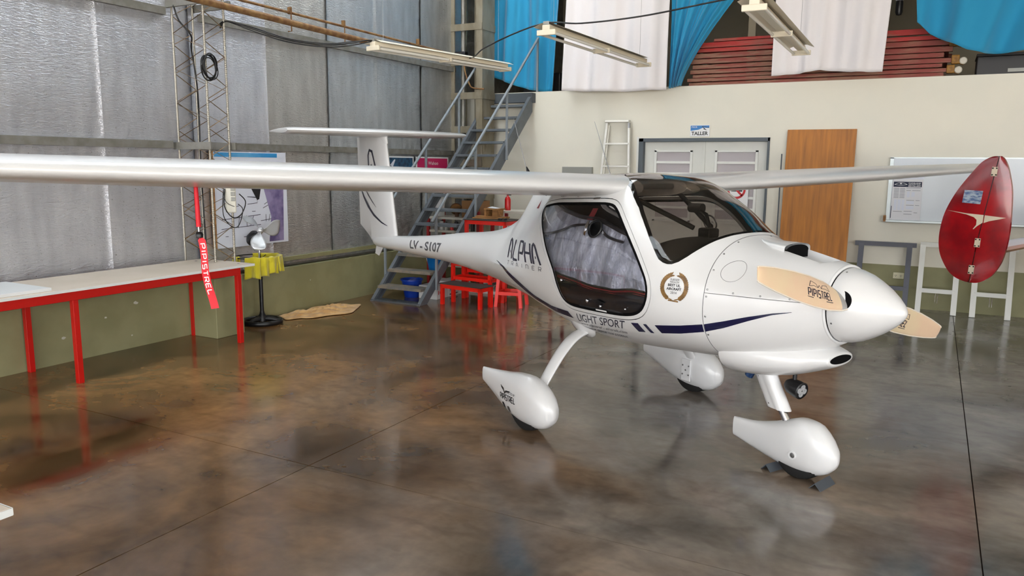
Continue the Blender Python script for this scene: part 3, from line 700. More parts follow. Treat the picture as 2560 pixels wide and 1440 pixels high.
def wing_pt(s, sg, xc, yc):
    ch, le, z, tk = wing_geo(s); a = xc * ch; b = yc * ch * tk
    return (le - a * math.cos(INC) + b * math.sin(INC) * -1, sg * s, z - a * math.sin(INC) + b * math.cos(INC))
def clip_foil(x0, x1):
    g = lambda L, x: float(np.interp(x, [p[0] for p in L], [p[1] for p in L]))
    xs_ = [x0] + [p[0] for p in AU if x0 < p[0] < x1] + [x1]
    up = [(x, g(AU, x)) for x in xs_]; dn = [(x, g(AD, x)) for x in xs_]
    return list(reversed(up)) + (dn[1:] if x0 == 0 else dn)
SS = [.2, .3, .45, .7, 1.1, 1.6, 2.2, 2.8, 3.4, 4.0, 4.6, 5.0, 5.08, 5.16, 5.21, 5.25]
for sg in (-1, 1):
    w_ = MB().loft([[wing_pt(s, sg, *p) for p in clip_foil(0, .735)] for s in SS]).build('wing', 'gelcoat', PL, smooth=40, fix=True)
    fs = [s for s in SS if .4 < s < 4.9]
    f_ = MB().loft([[wing_pt(s, sg, *p) for p in clip_foil(.742, .998)] for s in fs]).build('flaperon', 'gelcoat', w_, smooth=40, fix=True)
    MB().loft([[wing_pt(s, sg, *p) for p in clip_foil(.735, .998)] for s in [s for s in SS if s >= 4.6][1:]]).build('wing_tip', 'gelcoat', w_, smooth=40, fix=True)
    MB().loft([[wing_pt(s, sg, *p) for p in clip_foil(.73, .95)] for s in (.2, .3, .44)]).build('root_fairing', 'gelcoat', w_, smooth=40, fix=True)
    # swelling that carries the flank of the cabin into the wing root
    for k in range(5):
        x = .22 - .17 * k; 
        a = wing_pt(.47, sg, (.375 - x) / 1.0, float(np.interp((.375 - x), [p[0] for p in AD], [p[1] for p in AD])) - .002)
        MB().lathe([(.005, 0), (.004, .002), (.0005, .003)], 8, a, (0, 0, -1)).build('screw', 'steel', w_)
    hinge_y = .47
# T tail: fin, rudder, tailplane
def fin_sec(z, x0, x1, t, n=14, a=0., b=1.):
    ch = x0 - x1; P = []
    xs_ = np.linspace(a, b, n)
    f = lambda x: 5 * t * (.2969 * math.sqrt(max(x, 0)) - .126 * x - .3516 * x * x + .2843 * x ** 3 - .1036 * x ** 4)
    up = [(x0 - x * ch, f(x) * ch, z) for x in (xs_ if a else .5 * (1 - np.cos(np.pi * np.linspace(0, 1, n) ** 1.0 * math.acos(1 - 2 * b) / math.pi)))]
    return list(reversed(up)) + [(p[0], -p[1], p[2]) for p in (up if a else up[1:])]
def le(z): return -3.47 - (z - .95) * .225
def te(z): return -4.40 - (z - .95) * .045
MB().loft([fin_sec(z, le(z), te(z), .11, b=.62) for z in (.90, .97, 1.2, 1.5, 1.8, 2.02)]).build('fin', 'gelcoat', PL, smooth=45, fix=True)
def te_r(z): return te(z) if z > 1.04 else -4.05 - (z - .87) * 2.1
rd = MB()
rings = []
for z in (.872, .93, 1.04, 1.3, 1.6, 1.9, 2.02):
    x0 = le(z) - .63 * (le(z) - te(z)); x1 = min(te_r(z), x0 - .01); h = .028 * (1 if z > 1 else .9); rings.append([(x0, h, z), (x0, -h, z), (x1, -.003, z), (x1, .003, z)])
rd.loft(rings).build('rudder', 'gelcoat', PL, smooth=30, fix=True)
MB().prism([(-3.80, .006, .835), (-3.99, .006, .82), (-4.02, .006, .735), (-3.93, .006, .715)], (0, -.012, 0)).build('tail_bumper', 'gelcoat', PL, bevel=.004)
stab = []
for y, x0, x1, t in ((-1.09, -3.74, -4.22, .03), (-1.085, -3.67, -4.25, .08), (-1.03, -3.63, -4.27, .10), (-.5, -3.60, -4.31, .11), (0, -3.59, -4.33, .115), (.5, -3.60, -4.31, .11), (.93, -3.63, -4.27, .10), (.985, -3.67, -4.25, .08), (.99, -3.74, -4.22, .03)):
    stab.append([(p[0], y, 2.052 + p[1]) for p in fin_sec(0, x0, x1, t)])
MB().loft(stab).build('tailplane', 'gelcoat', PL, smooth=45, fix=True)
MB().loft([fin_sec(z, le(z) + .02, te(z) + .3, tt) for z, tt in ((1.94, .12), (2.0, .15), (2.05, .2))]).build('tail_fairing', 'gelcoat', PL, smooth=45, fix=True)
def fin_fn(sg=-1):
    def fn(x, z):
        xc = min(1, max(0, (le(z) - x) / (le(z) - te(z)))); y = 5 * .11 * (.2969 * math.sqrt(xc) - .126 * xc - .3516 * xc ** 2 + .2843 * xc ** 3 - .1036 * xc ** 4) * (le(z) - te(z))
        if xc > .62: y = max(y, .03 * (1 - (xc - .63) / .37)) 
        return (x, sg * (y + .003), z)
    return fn
mk = MB(); fn = fin_fn()
stroke(mk, [(-4.36, 1.46), (-4.26, 1.36), (-4.12, 1.26), (-3.95, 1.17), (-3.75, 1.10), (-3.62, 1.07)], [.012, .03, .036, .03, .018, .004], fn, 6)
stroke(mk, [(-4.22, 1.46), (-4.1, 1.38), (-3.98, 1.31), (-3.88, 1.255)], [.008, .018, .014, .003], fn, 6)
stroke(mk, [(-4.07, 1.60), (-4.09, 1.82), (-4.05, 1.875), (-3.98, 1.86), (-3.84, 1.60)], .028, fn, 6)
stroke(mk, [(-4.0, 1.66), (-4.0, 1.72)], .03, fn, 2)
mk.build('fin_marking', 'lettering_dark', PL)

# landing gear
def pant(cx, cy, st, name):
    rings = []
    for x, zt, zb, w in st:
        zc = zb + (zt - zb) * .5; r = []
        for k in range(28):
            t = 2 * math.pi * k / 28; cs, sn = math.cos(t), math.sin(t); r.append((cx + x, cy + w * math.copysign(abs(cs) ** .85, cs), zc + (zt - zb) / 2 * math.copysign(abs(sn) ** .9, sn)))
        rings.append(r)
    X = np.array([s[0] for s in st]); xs_ = np.concatenate([np.linspace(X[0], X[-2], 22), np.linspace(X[-2], X[-1], 5)[1:]])
    rings = []
    for x in xs_:
        zt, zb, w = [float(pchip(X, np.array([s[k] for s in st]), x)) for k in (1, 2, 3)]
        zc = (zt + zb) / 2; r = []
        for k in range(32):
            t = 2 * math.pi * k / 32; cs, sn = math.cos(t), math.sin(t); r.append((cx + x, cy + w * math.copysign(abs(cs) ** .85, cs), zc + (zt - zb) / 2 * math.copysign(abs(sn) ** .9, sn)))
        rings.append(r)
    return MB().loft(rings).build(name, 'gelcoat', PL, smooth=50)
MAIN = [(-.56, .305, .205, .012), (-.42, .318, .155, .04), (-.25, .338, .092, .075), (-.1, .362, .05, .098), (0, .367, .038, .104), (.1, .345, .036, .1), (.18, .302, .054, .084), (.235, .245, .095, .058), (.262, .19, .14, .012)]
NOSE = [(-.485, .228, .112, .012), (-.35, .240, .082, .034), (-.2, .278, .055, .064), (-.1, .318, .042, .084), (0, .350, .04, .095), (.08, .342, .043, .09), (.15, .29, .068, .072), (.195, .232, .108, .046), (.215, .185, .145, .012)]
def wheel(cx, cy, r, w):
    prof = [(r * .55, -w / 2), (r * .85, -w / 2), (r * .96, -w * .4), (r, -w * .15), (r, w * .15), (r * .96, w * .4), (r * .85, w / 2), (r * .55, w / 2)]
    t = MB().lathe(prof, 40, (cx, cy, r), (0, 1, 0)).build('wheel', 'rubber', PL, smooth=40)
    MB().lathe([(r * .54, -w * .4), (r * .54, w * .4)], 24, (cx, cy, r), (0, 1, 0)).build('rim', 'steel', t, smooth=40)
for sg in (-1, 1):
    p_ = pant(0, sg * .8, MAIN, 'wheel_fairing'); wheel(0, sg * .8, .175, .13)
    # bowed leaf spring leg
    path = smoothpath([(-.04, sg * .10, .60), (-.03, sg * .30, .605), (-.01, sg * .43, .575), (.005, sg * .54, .50), (.015, sg * .63, .405), (.02, sg * .70, .315), (.02, sg * .735, .26)], 6); rings = []
    for i, p in enumerate(path):
        t = (path[min(i + 1, len(path) - 1)] - path[max(i - 1, 0)]).normalized(); a = Vector((1, 0, 0)); b = t.cross(a).normalized(); f = i / (len(path) - 1)
        rings.append([p + a * (.062 - .018 * f) * math.cos(q) + b * .019 * math.sin(q) for q in np.linspace(0, 2 * math.pi, 20, endpoint=False)])
    MB().loft(rings).build('gear_leg', 'gelcoat', PL, smooth=60)
    MB().lathe([(.0, 0.)] if False else [(.11, -.006), (.10, .01), (.06, .02), (.002, .024)], 24, (-.02, sg * (fus_y(-.02, .66) - .03), .645), (0, sg * .8, -.6)).build('leg_fairing', 'gelcoat', PL, smooth=60)
    if sg == 1:
        MB().box(-.045, .045, .688, .7, .1, .27).build('cover_plate', 'gelcoat', p_, bevel=.004)
        for dx, dz in ((-.03, .22), (.03, .22), (-.03, .15), (.03, .15), (0, .185)): MB().lathe([(.007, 0), (.006, .003), (.0005, .004)], 10, (dx, .688, dz), (0, -1, 0)).build('bolt', 'steel', p_)
    else:
        pant_side = lambda x, z: (x, -.8 - (float(pchip(np.array([s[0] for s in MAIN]), np.array([s[3] for s in MAIN]), x)) * max(0., 1 - abs((z - .5 * sum(float(pchip(np.array([s[0] for s in MAIN]), np.array([s[k] for s in MAIN]), x)) for k in (1, 2))) / (.5 * (float(pchip(np.array([s[0] for s in MAIN]), np.array([s[1] for s in MAIN]), x)) - float(pchip(np.array([s[0] for s in MAIN]), np.array([s[2] for s in MAIN]), x))))) ** 2.2) ** .42 + .0015), z)
        lg = MB(); q = lambda u, v: pant_side(-.235 + .205 * u, .172 + .038 * v + .008 * u)
        stroke_text(lg, 'PIPISTREL', q, 5.2, .17, .45)
        text_on(lg, 'INSPECTED BY', lambda u, v: pant_side(-.15 + .115 * u, .228 + .016 * v))
        for P in ([(-.235, .262), (-.19, .246), (-.175, .226)], [(-.225, .252), (-.185, .238), (-.165, .222), (-.150, .238), (-.1, .246)]): stroke(lg, P, [.004, .014, .006], pant_side, 5)
        lg.build('print', 'lettering_black', p_)
        for x, z, mm in ((-.20, .128, 'black_gap'), (-.125, .118, 'steel')):
            MB().add([pant_side(x + .02 * math.cos(t), z + .024 * math.sin(t)) for t in np.linspace(0, 2 * math.pi, 20, endpoint=False)], [tuple(range(20))]).build('valve_hole', mm, p_)
np_ = pant(1.51, 0, NOSE, 'nose_wheel_fairing'); wheel(1.50, 0, .155, .115)
MB().lathe([(.024, -.002), (.024, .004), (.016, .004), (.016, -.001)], 20, (1.505, -.0955, .15), (0, -1, 0)).build('axle_ring', 'gelcoat', np_, smooth=40)
MB().lathe([(.015, 0), (.013, .003), (.001, .005)], 14, (1.505, -.095, .15), (0, -1, 0)).build('axle_bolt', 'steel', np_, smooth=40)
st_ = []
for x, z in ((1.205, .62), (1.225, .555), (1.335, .36)):
    st_.append([(x + .078 * math.cos(t), .045 * math.sin(t) * (1 if math.cos(t) > 0 else .75), z) for t in np.linspace(0, 2 * math.pi, 24, endpoint=False)])
MB().loft(st_).build('nose_strut_fairing', 'gelcoat', PL, smooth=60)
for x, z in ((1.205, .53), (1.285, .385)): MB().lathe([(.006, 0), (.006, .003)], 10, (x, -.0265, z), (0, -1, 0)).build('screw', 'black_gap', PL)
MB().cyl((1.33, 0, .40), (1.415, 0, .27), .026, 20).build('nose_strut_tube', 'chrome', PL, smooth=60)
MB().cyl((1.17, -.03, .58), (1.135, -.03, .515), .026, 18).build('exhaust_pipe', 'blue_metal', PL, smooth=60)
ll = MB().lathe([(.03, -.055), (.045, -.03), (.05, .02), (.05, .05), (.044, .055), (.044, .05)], 28, (1.415, .02, .50), (.98, -.12, -.15)).build('landing_light', 'black_plastic', PL, smooth=40)
for k in range(4):
    a = k * math.pi / 2 + .6; ax = Vector((.98, -.12, -.15)).normalized(); e1 = ax.orthogonal().normalized(); e2 = ax.cross(e1)
    MB().lathe([(.016, .046), (.017, .053), (.010, .054), (.001, .050)], 14, Vector((1.415, .02, .50)) + (e1 * math.cos(a) + e2 * math.sin(a)) * .021, ax).build('lamp_cell', 'led', ll, smooth=40)
MB().cyl((1.41, .02, .54), (1.41, .02, .60), .012, 10).build('light_bracket', 'black_plastic', PL)

# markings on the starboard flank
lt = MB(); stroke_text(lt, 'ALPHA', side_quad((-1.06, 1.155), (-.90, 1.03), (-.262, 1.05), (-.345, 1.183)), 2.9, .125, .34); build_letters(lt, 'letter', 'lettering_dark', PL)
lt = MB(); stroke_text(lt, 'TRAINER', side_quad((-.866, 1.012), (-.845, .988), (-.25, 1.008), (-.253, 1.036)), 14., .14, 1.6); build_letters(lt, 'letter', 'lettering_grey', PL)
build_letters(text_on(MB(), 'LV - S107', side_quad((-3.01, .972), (-2.985, .888), (-2.33, .910), (-2.325, 1.003)), True), 'registration_letter', 'lettering_grey', PL)
text_on(MB(), 'LIGHT SPORT', side_quad((.098, .768), (.062, .705), (.53, .738), (.578, .80))).build('lettering', 'lettering_dark', PL)
text_on(MB(), 'www.pipistrel - aircraft.com', side_quad((.075, .700), (.040, .672), (.500, .690), (.533, .720))).build('lettering', 'lettering_grey', PL)
text_on(MB(), 'AERONAVE DEPORTIVA LIVIANA', side_quad((.03, .660), (.0, .637), (.452, .652), (.487, .676))).build('lettering', 'lettering_dark', PL)
def band(T, B, name, m_='navy', n=10):
    T = np.array(T); B = np.array(B); u = np.linspace(0, 1, len(T)); uu = np.linspace(0, 1, len(T) * n)
    t = [(float(np.interp(a, u, T[:, 0])), float(np.interp(a, u, T[:, 1]))) for a in uu]; b = [(float(np.interp(a, u, B[:, 0])), float(np.interp(a, u, B[:, 1]))) for a in uu]; N_ = len(uu); R = 5
    V = [side(t[i][0] + (b[i][0] - t[i][0]) * j / (R - 1), t[i][1] + (b[i][1] - t[i][1]) * j / (R - 1), .002) for i in range(N_) for j in range(R)]
    MB().add(V, [(i * R + j, (i + 1) * R + j, (i + 1) * R + j + 1, i * R + j + 1) for i in range(N_ - 1) for j in range(R - 1)]).build(name, m_, PL, smooth=60)
band([(-1.121, .983), (-.90, .966), (-.63, .884), (-.43, .802), (-.216, .767), (-.003, .765)], [(-1.121, .981), (-.925, .953), (-.69, .852), (-.47, .765), (-.22, .722), (.012, .715)], 'stripe')
band([(.624, .797), (.68, .804)], [(.645, .74), (.701, .748)], 'stripe')
band([(.718, .805), (.742, .807)], [(.74, .75), (.767, .752)], 'stripe')
band([(.805, .812), (.976, .837), (1.115, .865)], [(.826, .763), (.96, .784), (1.115, .820)], 'stripe')
band([(1.124, .867), (1.235, .9), (1.361, .941), (1.478, .974), (1.569, .991)], [(1.124, .823), (1.23, .86), (1.36, .917), (1.478, .965), (1.569, .989)], 'stripe')
LC = (.952, 1.06)
lr = MB()
for s_ in (-1, 1):
    P = [(LC[0] + s_ * .068 * math.sin(t), LC[1] - .002 - .072 * math.cos(t)) for t in np.linspace(.12, 2.72, 18)]
    stroke(lr, P, .006, lambda x, z: side(x, z), 1)
    for k in range(2, 18):
        for o_ in (-1, 1):
            a = P[k]; b = P[k - 1]; dx, dz = a[0] - b[0], a[1] - b[1]; l = math.hypot(dx, dz); dx, dz = dx / l, dz / l; nx, nz = -dz * o_, dx * o_
            stroke(lr, [a, (a[0] + dx * .010 + nx * .007, a[1] + dz * .010 + nz * .007), (a[0] + dx * .02 + nx * .011, a[1] + dz * .02 + nz * .011)], [.004, .011, .002], lambda x, z: side(x, z), 2)
stroke(lr, [(LC[0] - .03, LC[1] - .078), (LC[0] + .03, LC[1] - .082)], .008, lambda x, z: side(x, z), 3)
lr.build('laurel_emblem', 'gold', PL)
for txt, z, h, hw, b_ in (('FLIEGER', .036, .011, .026, False), ('MAGAZIN', .022, .011, .026, False), ('BEST UL', .002, .015, .036, True), ('AIRCRAFT', -.019, .015, .043, True), ('2014', -.040, .014, .018, False)):
    text_on(MB(), txt, (lambda z=z, h=h, hw=hw: lambda u, v: side(LC[0] - hw + 2 * hw * u, LC[1] + z + h * v))(), b_).build('emblem_lettering', 'lettering_black', PL)
tri = [(-.80, 1.405), (-.735, 1.41), (-.80, 1.47)]
MB().add([side(*p) for p in tri], [(0, 1, 2)]).build('warning_mark', 'seat_red', PL)
for a_, b_ in ((-.26, -.2), (.17, .23)): MB().tube([side(a_, 1.525, .002), side((a_ + b_) / 2, 1.528, .003), side(b_, 1.53, .002)], .006, 6).build('door_hinge', 'steel', PL)
text_on(MB(), 'PUSH', lambda u, v: side(.34 + .04 * u, .834 + .008 * v, .001)).build('lettering', 'lettering_black', PL)
# whip aerials on the roof
MB().tube([(-.16, 0, 1.67), (-.345, 0, 2.045)], [.004, .0018], 6).build('aerial', 'steel', PL)
MB().tube([(-.60, -.40, 1.60), (-.615, -.40, 1.70), (-.785, -.4, 2.07)], [.004, .003, .0016], 6).build('aerial', 'steel', PL)
MB().tube([(-.585, -.40, 1.62), (-.60, -.40, 1.69), (-.618, -.4, 1.72)], [.012, .012, .004], 10).build('aerial_base', 'black_plastic', PL)

# cabin: shade behind the door window, glare shield, seats, tubes
def inn(x, z, d, sg=-1): return (x, sg * (fus_y(x, z) - d), z)
def shade(x0, x1, zlo, zhi, sg, nm, m_, amp=.006):
    def f(u, v):
        x = x0 + (x1 - x0) * u; a, b = zlo(x), zhi(x); z = a + (b - a) * v
        d = .035 + amp * math.sin(26 * x + 5 * z) + amp * .6 * math.sin(60 * x - 24 * z)
        return inn(x, z, d + .02 * v * (1 - v), sg)
    return MB().grid(f, 60, 30).build(nm, m_, PL, smooth=70)
zlo = lambda x: float(np.interp(x, [-.5, -.1, .12, .3, .5, .65, .8], [1.09, 1.02, 1.005, .985, .988, 1.01, 1.0]))
zhi = lambda x: float(np.interp(x, [-.5, -.3, -.1, .1, .3, .45, .8], [1.47, 1.465, 1.43, 1.405, 1.40, 1.36, 1.27]))
shade(-.49, .76, zlo, zhi, -1, 'sunshade', 'sunshade')
shade(-.10, .76, lambda x: zlo(x) - .03, lambda x: zlo(x) + .003, -1, 'shade_hem', 'seat_red', .002)
cord = [(-.47, 1.26), (-.3, 1.265), (-.1, 1.30), (.05, 1.345), (.2, 1.36), (.3, 1.35), (.42, 1.30), (.55, 1.28)]
MB().tube(smoothpath([inn(x, z, .022) for x, z in cord], 5), .009, 6).build('shade_cord', 'black_plastic', PL, smooth=60)
MB().tube(smoothpath([inn(x, zhi(x) + .0, .024) for x in np.linspace(-.42, .6, 14)], 4), .014, 6).build('shade_cord', 'black_plastic', PL, smooth=60)
MB().tube(smoothpath([inn(x, zlo(x) - .002, .028) for x in np.linspace(-.12, .74, 12)], 4), .007, 6).build('shade_cord', 'black_plastic', PL, smooth=60)
MB().prism([inn(.20, 1.465, .012), inn(.245, 1.467, .012), inn(.235, 1.395, .012), inn(.185, 1.393, .012)], (0, .004, 0)).build('pull_tab', 'seat_red', PL)
# ventilation discs in the door windows
for sg in (-1, 1):
    vx, vz = .30, 1.345; yy = fus_y(vx, vz); nrm = Vector((0, sg * .93, .36)).normalized(); c0 = Vector((vx, sg * yy, vz))
    MB().tube([c0 + (Vector((1, 0, 0)) * math.cos(t) + nrm.cross(Vector((1, 0, 0))) * math.sin(t)) * .056 for t in np.linspace(0, 2 * math.pi, 28, endpoint=False)], .006, 8, close=True).build('vent_ring', 'black_plastic' if sg < 0 else 'chrome', PL, smooth=60)
    if sg < 0:
        n2 = (nrm + Vector((-.9, 0, 0))).normalized()
        MB().lathe([(.050, 0), (.052, .003), (.046, .014), (.02, .02), (.001, .021)], 28, c0 + Vector((-.035, -.03, .0)), n2).build('vent_cap', 'chrome', PL, smooth=60)
        MB().lathe([(.048, -.004), (.001, -.003)], 24, c0, nrm).build('vent_hole', 'black_gap', PL)
# latch and knobs in the dark lower door
for x, z, r in ((.02, .985, .010), (.28, .885, .012), (.40, .868, .010), (.62, .885, .006)):
    MB().lathe([(r, 0), (r, .006), (r * .5, .010), (.0005, .011)], 16, inn(x, z, -.002), (0, -1, -.1)).build('knob', 'chrome', PL, smooth=40)
MB().prism([inn(.33, .895, 0.002), inn(.38, .91, 0.002), inn(.44, .893, 0.002), inn(.385, .878, 0.002)], (0, -.008, 0)).build('latch', 'black_plastic', PL)
MB().prism([inn(.34, .828 + .004, -.0008), inn(.44, .83 + .004, -.0008), inn(.44, .84 + .004, -.0008), inn(.34, .838 + .004, -.0008)], (0, -.0008, 0)).build('door_label', 'label_white', PL)
shade(-.06, .78, lambda x: .80, lambda x: zlo(x) - .02, -1, 'door_pocket', 'cabin_lining', .001)
# glare shield: a rounded black hood
def hood(u, v):
    x = .62 + .45 * u; a = math.pi * v; w = min(.50, fus_y(x, 1.15) - .03); zt = float(np.interp(u, [0, .5, 1], [1.295, 1.29, 1.265])); zt = min(zt, float(FP(x)[0]) - .03)
    return (x, -w * math.cos(a), .98 + (zt - .98) * math.sin(a) ** .45)
MB().grid(hood, 14, 41).build('glare_shield', 'panel_black', PL, smooth=60)
MB().add([hood(0, v) for v in np.linspace(0, 1, 41)], [tuple(range(41))]).build('instrument_panel', 'panel_black', PL)
for k, y in enumerate((-.25, -.12, .02, .16, .28)): MB().lathe([(.04, 0), (.04, -.006), (.034, -.006)], 20, (.617, y, 1.12), (1, 0, 0)).build('instrument', 'black_plastic', PL)
for sg in (-1, 1):
    def seat(u, v, sg=sg):
        t = u; x = float(np.interp(t, [0, .45, .55, 1], [.35, -.1, -.16, -.42])); z = float(np.interp(t, [0, .45, .55, 1], [.86, .80, .86, 1.27])); a = (v - .5) * 2 * float(np.interp(t, [0, .5, 1], [1, 1, .55]))
        return (x + .03 * a * a, sg * .26 + .22 * a, z + .03 * a * a)
    MB().grid(seat, 24, 14).build('seat', 'seat_fabric', PL, smooth=60)
    MB().tube(smoothpath([(-.1, sg * .26 - .10, .84), (-.25, sg * .26 - .10, 1.06), (-.36, sg * .24 - .08, 1.22)], 5), .012, 6).build('seat_belt', 'seat_red', PL, smooth=60)
    MB().tube([(.12, sg * .30, 1.62), (.70, sg * .08, 1.36)], .016, 8).build('roof_tube', 'panel_black', PL, smooth=60)
MB().tube([(.24, -.33, 1.60), (.24, .33, 1.60)], .02, 10).build('roof_tube', 'steel', PL, smooth=60)
MB().box(.70, .80, -.045, .045, 1.30, 1.36).build('compass', 'black_plastic', PL, bevel=.012)
MB().tube([(.74, .02, 1.36), (.70, .03, 1.44), (.60, .05, 1.47)], .012, 8).build('camera_mount', 'black_plastic', PL, smooth=60)
MB().lathe([(.03, -.05), (.03, .05)], 14, (.60, .05, 1.475), (1, 0, 0)).build('camera_mount', 'black_plastic', PL, smooth=40)

# pitot tube under the starboard wing with its red cover and streamer: a loose thing hung on the aircraft
mt = PL.matrix_basis
PTX, PTY = .08, -2.85
MB().tube([(PTX - .03, PTY, 1.66), (PTX, PTY, 1.58)], .008, 8).build('pitot_tube', 'steel', PL)
pc = thing('pitot_cover', 'red pitot cover sleeve with red printed streamer hanging under the near wing', 'cover', mt @ Vector((PTX, PTY, 1.0)), PLANE_RZ)
MB().tube([(-.005, 0, .645), (.004, 0, .54), (.012, 0, .43)], [.0095, .011, .0115], 10).build('sleeve', 'red_strap', pc, smooth=60)
MB().tube([(.012, 0, .43), (.016, 0, .39)], [.005, .005], 8).build('neck', 'steel', pc)
MB().lathe([(.004, -.016), (.016, -.012), (.018, 0), (.014, .012), (.004, .015)], 14, (.018, 0, .392), (0, 0, 1)).build('toggle', 'black_plastic', pc, smooth=60)
def strip(u, v):
    t = u; wv = Vector((.577 + .2 * math.sin(5 * t), .817, .10)).normalized() * (.037 if u > .04 else .02)
    return Vector((.018 + .03 * t + .008 * math.sin(6 * t), .042 * t + .006 * math.sin(7 * t + 1), .385 - .35 * t)) + wv * (v - .5)
sp_ = MB().grid(strip, 40, 5); sp_.build('streamer', 'red_strap', pc, smooth=60)
lg = MB()
nrm_ = Vector((.817, -.577, .0)).normalized() * .0015
q = lambda u, v: strip(.10 + .70 * u, .22 + .56 * v) + nrm_
stroke_text(lg, 'PIPISTREL', q, 9.5, .20, .5); lg.build('streamer_print', 'white_print', pc)

# ---------------------------------------------------------------- wheel chocks
def chock(x, y, rz, label):
    t = thing('wheel_chock', label, 'chock', mt @ Vector((x, y, 0)), PLANE_RZ + rz, 'angle iron chocks at the nose wheel')
    MB().prism([(-.036, -.085, 0), (-.031, -.085, 0), (.0, -.085, .032), (.031, -.085, 0), (.036, -.085, 0), (.0, -.085, .038)], (0, .17, 0)).build('angle_iron', 'stair_dark', t)
chock(1.645, -.01, .12, 'grey angle iron chock in front of the nose wheel')
chock(1.335, .0, -.05, 'dark angle iron chock behind the nose wheel')

# ---------------------------------------------------------------- red second aircraft, tail only in view
e_r = Vector((.8811, .4728, 0)); e_f = Vector((-.4728, .8811, 0))
TE_ = e_r * .66 - e_f * .75; TT_ = e_r * .75 + e_f * .66
RA = thing('red_aircraft', 'glossy red aircraft of which an oval hinged tail fin shows at right', 'aircraft', (.309, 7.202, 0), math.atan2(TE_.y, TE_.x))
# local x = towards its nose (image right), local y = along its tailplane, away from us
def fin2(px, py): return ((px * .25 + 2320 - 2437) / 313 / .95, (550 - (370 + py * .25)) / 313 + 1.333)
OUT = [(628, 92), (560, 98), (480, 150), (400, 260), (300, 420), (230, 570), (190, 700), (170, 850), (170, 960), (185, 1060), (220, 1150), (280, 1250), (350, 1310), (430, 1340), (482, 1346)]
FRT = [(486, 1346), (540, 1342), (590, 1320), (660, 1260), (710, 1170), (740, 1080), (760, 950), (770, 800), (768, 640), (755, 430), (730, 300), (700, 190), (665, 120), (640, 96)]
HNG = [(628, 92), (603, 270), (545, 700), (510, 990), (482, 1346)]
def lens(outline, hinge, h, e, name, m_):
    """plate thick at the hinge and thin at the outline; both are image style lists"""
    O = [fin2(*p) for p in outline]; Hh = [fin2(*p) for p in hinge]; n = 64
    rs = lambda P: [(float(np.interp(t, np.linspace(0, 1, len(P)), [p[0] for p in P])), float(np.interp(t, np.linspace(0, 1, len(P)), [p[1] for p in P]))) for t in np.linspace(0, 1, n)]
    O = [(p.x, p.y) for p in smoothpath([Vector((p[0], p[1], 0)) for p in O], 5)]; O, Hh = rs(O), rs(Hh); mb = MB(); K = 9
    V = []
    for sg in (-1, 1):
        for i in range(n):
            for k in range(K):
                f = k / (K - 1); x = Hh[i][0] + (O[i][0] - Hh[i][0]) * f; z = Hh[i][1] + (O[i][1] - Hh[i][1]) * f
                V.append((x, sg * (e + (h - e) * math.cos(f * math.pi / 2) ** .8), z))
    F_ = []
    for s_ in (0, 1):
        b = s_ * n * K
        for i in range(n - 1):
            for k in range(K - 1): F_.append((b + i * K + k, b + i * K + k + 1, b + (i + 1) * K + k + 1, b + (i + 1) * K + k))
    for i in range(n - 1):
        F_.append((i * K + K - 1, n * K + i * K + K - 1, n * K + (i + 1) * K + K - 1, (i + 1) * K + K - 1)); F_.append((i * K, (i + 1) * K, n * K + (i + 1) * K, n * K + i * K))
    return mb.add(V, F_).build(name, m_, RA, smooth=40, fix=True)
lens(OUT, [(p[0] - 4, p[1]) for p in HNG], .028, .008, 'rudder', 'red_gloss')
lens(list(reversed(FRT)), [(p[0] + 5, p[1]) for p in HNG], .028, .016, 'tail_fin', 'red_gloss')
def plate(pts, m_, name, y=-.0305, th=.002): return MB().prism([(fin2(*p)[0], y, fin2(*p)[1]) for p in pts], (0, -th, 0)).build(name, m_, RA)
for cx, cy in ((602, 240), (521, 940), (492, 1212)):
    h_ = plate([(cx - 22, cy - 44), (cx + 26, cy - 44), (cx + 22, cy + 44), (cx - 26, cy + 44)], 'beige_decal', 'hinge', -.030, .004)
    for dx, dy in ((-15, -32), (17, -32), (-17, 32), (15, 32)):
        q_ = fin2(cx + dx, cy + dy); MB().lathe([(.006, 0), (.005, .003), (.0005, .004)], 8, (q_[0], -.034, q_[1]), (0, -1, 0)).build('rivet', 'black_gap', h_)
plate([(367, 424), (525, 430), (512, 560), (354, 550)], 'flag_decal', 'flag_sticker')
plate([(232, 632), (400, 655), (550, 664), (547, 740), (505, 775), (475, 810), (470, 806), (495, 765), (495, 715), (470, 690), (400, 665)], 'beige_decal', 'emblem')
plate([(560, 666), (737, 682), (680, 700), (600, 722), (556, 742)], 'beige_decal', 'emblem')
MB().loft([[(x0 + dx, y, 1.10 + dz) for dx, dz in ((.15, 0), (.13, .022), (.06, .03), (-.08, .02), (-.15, 0), (-.08, -.02), (.06, -.03), (.13, -.022))] for y, x0 in ((.02, .06), (1.3, .06), (2.6, .06))]).build('tailplane', 'red_gloss', RA, smooth=35, fix=True)
MB().loft([[(x, 1.3 + r * math.cos(t), zc + r * 1.15 * math.sin(t)) for t in np.linspace(0, 2 * math.pi, 20, endpoint=False)] for x, zc, r in ((.06, 1.1, .05), (.2, 1.1, .10), (.8, 1.06, .2), (1.8, 1.05, .42), (3.0, 1.05, .5), (3.9, 1.0, .4), (4.3, .98, .15))]).build('fuselage', 'red_gloss', RA, smooth=50)
for yy in (.5, 2.1):
    MB().tube([(2.6, 1.3 + (yy - 1.3) * .3, .75), (2.6, yy, .2)], .035, 10).build('gear_leg', 'red_gloss', RA)
    MB().lathe([(.1, -.06), (.2, -.05), (.2, .05), (.1, .06)], 24, (2.6, yy, .2), (0, 1, 0)).build('wheel', 'rubber', RA)
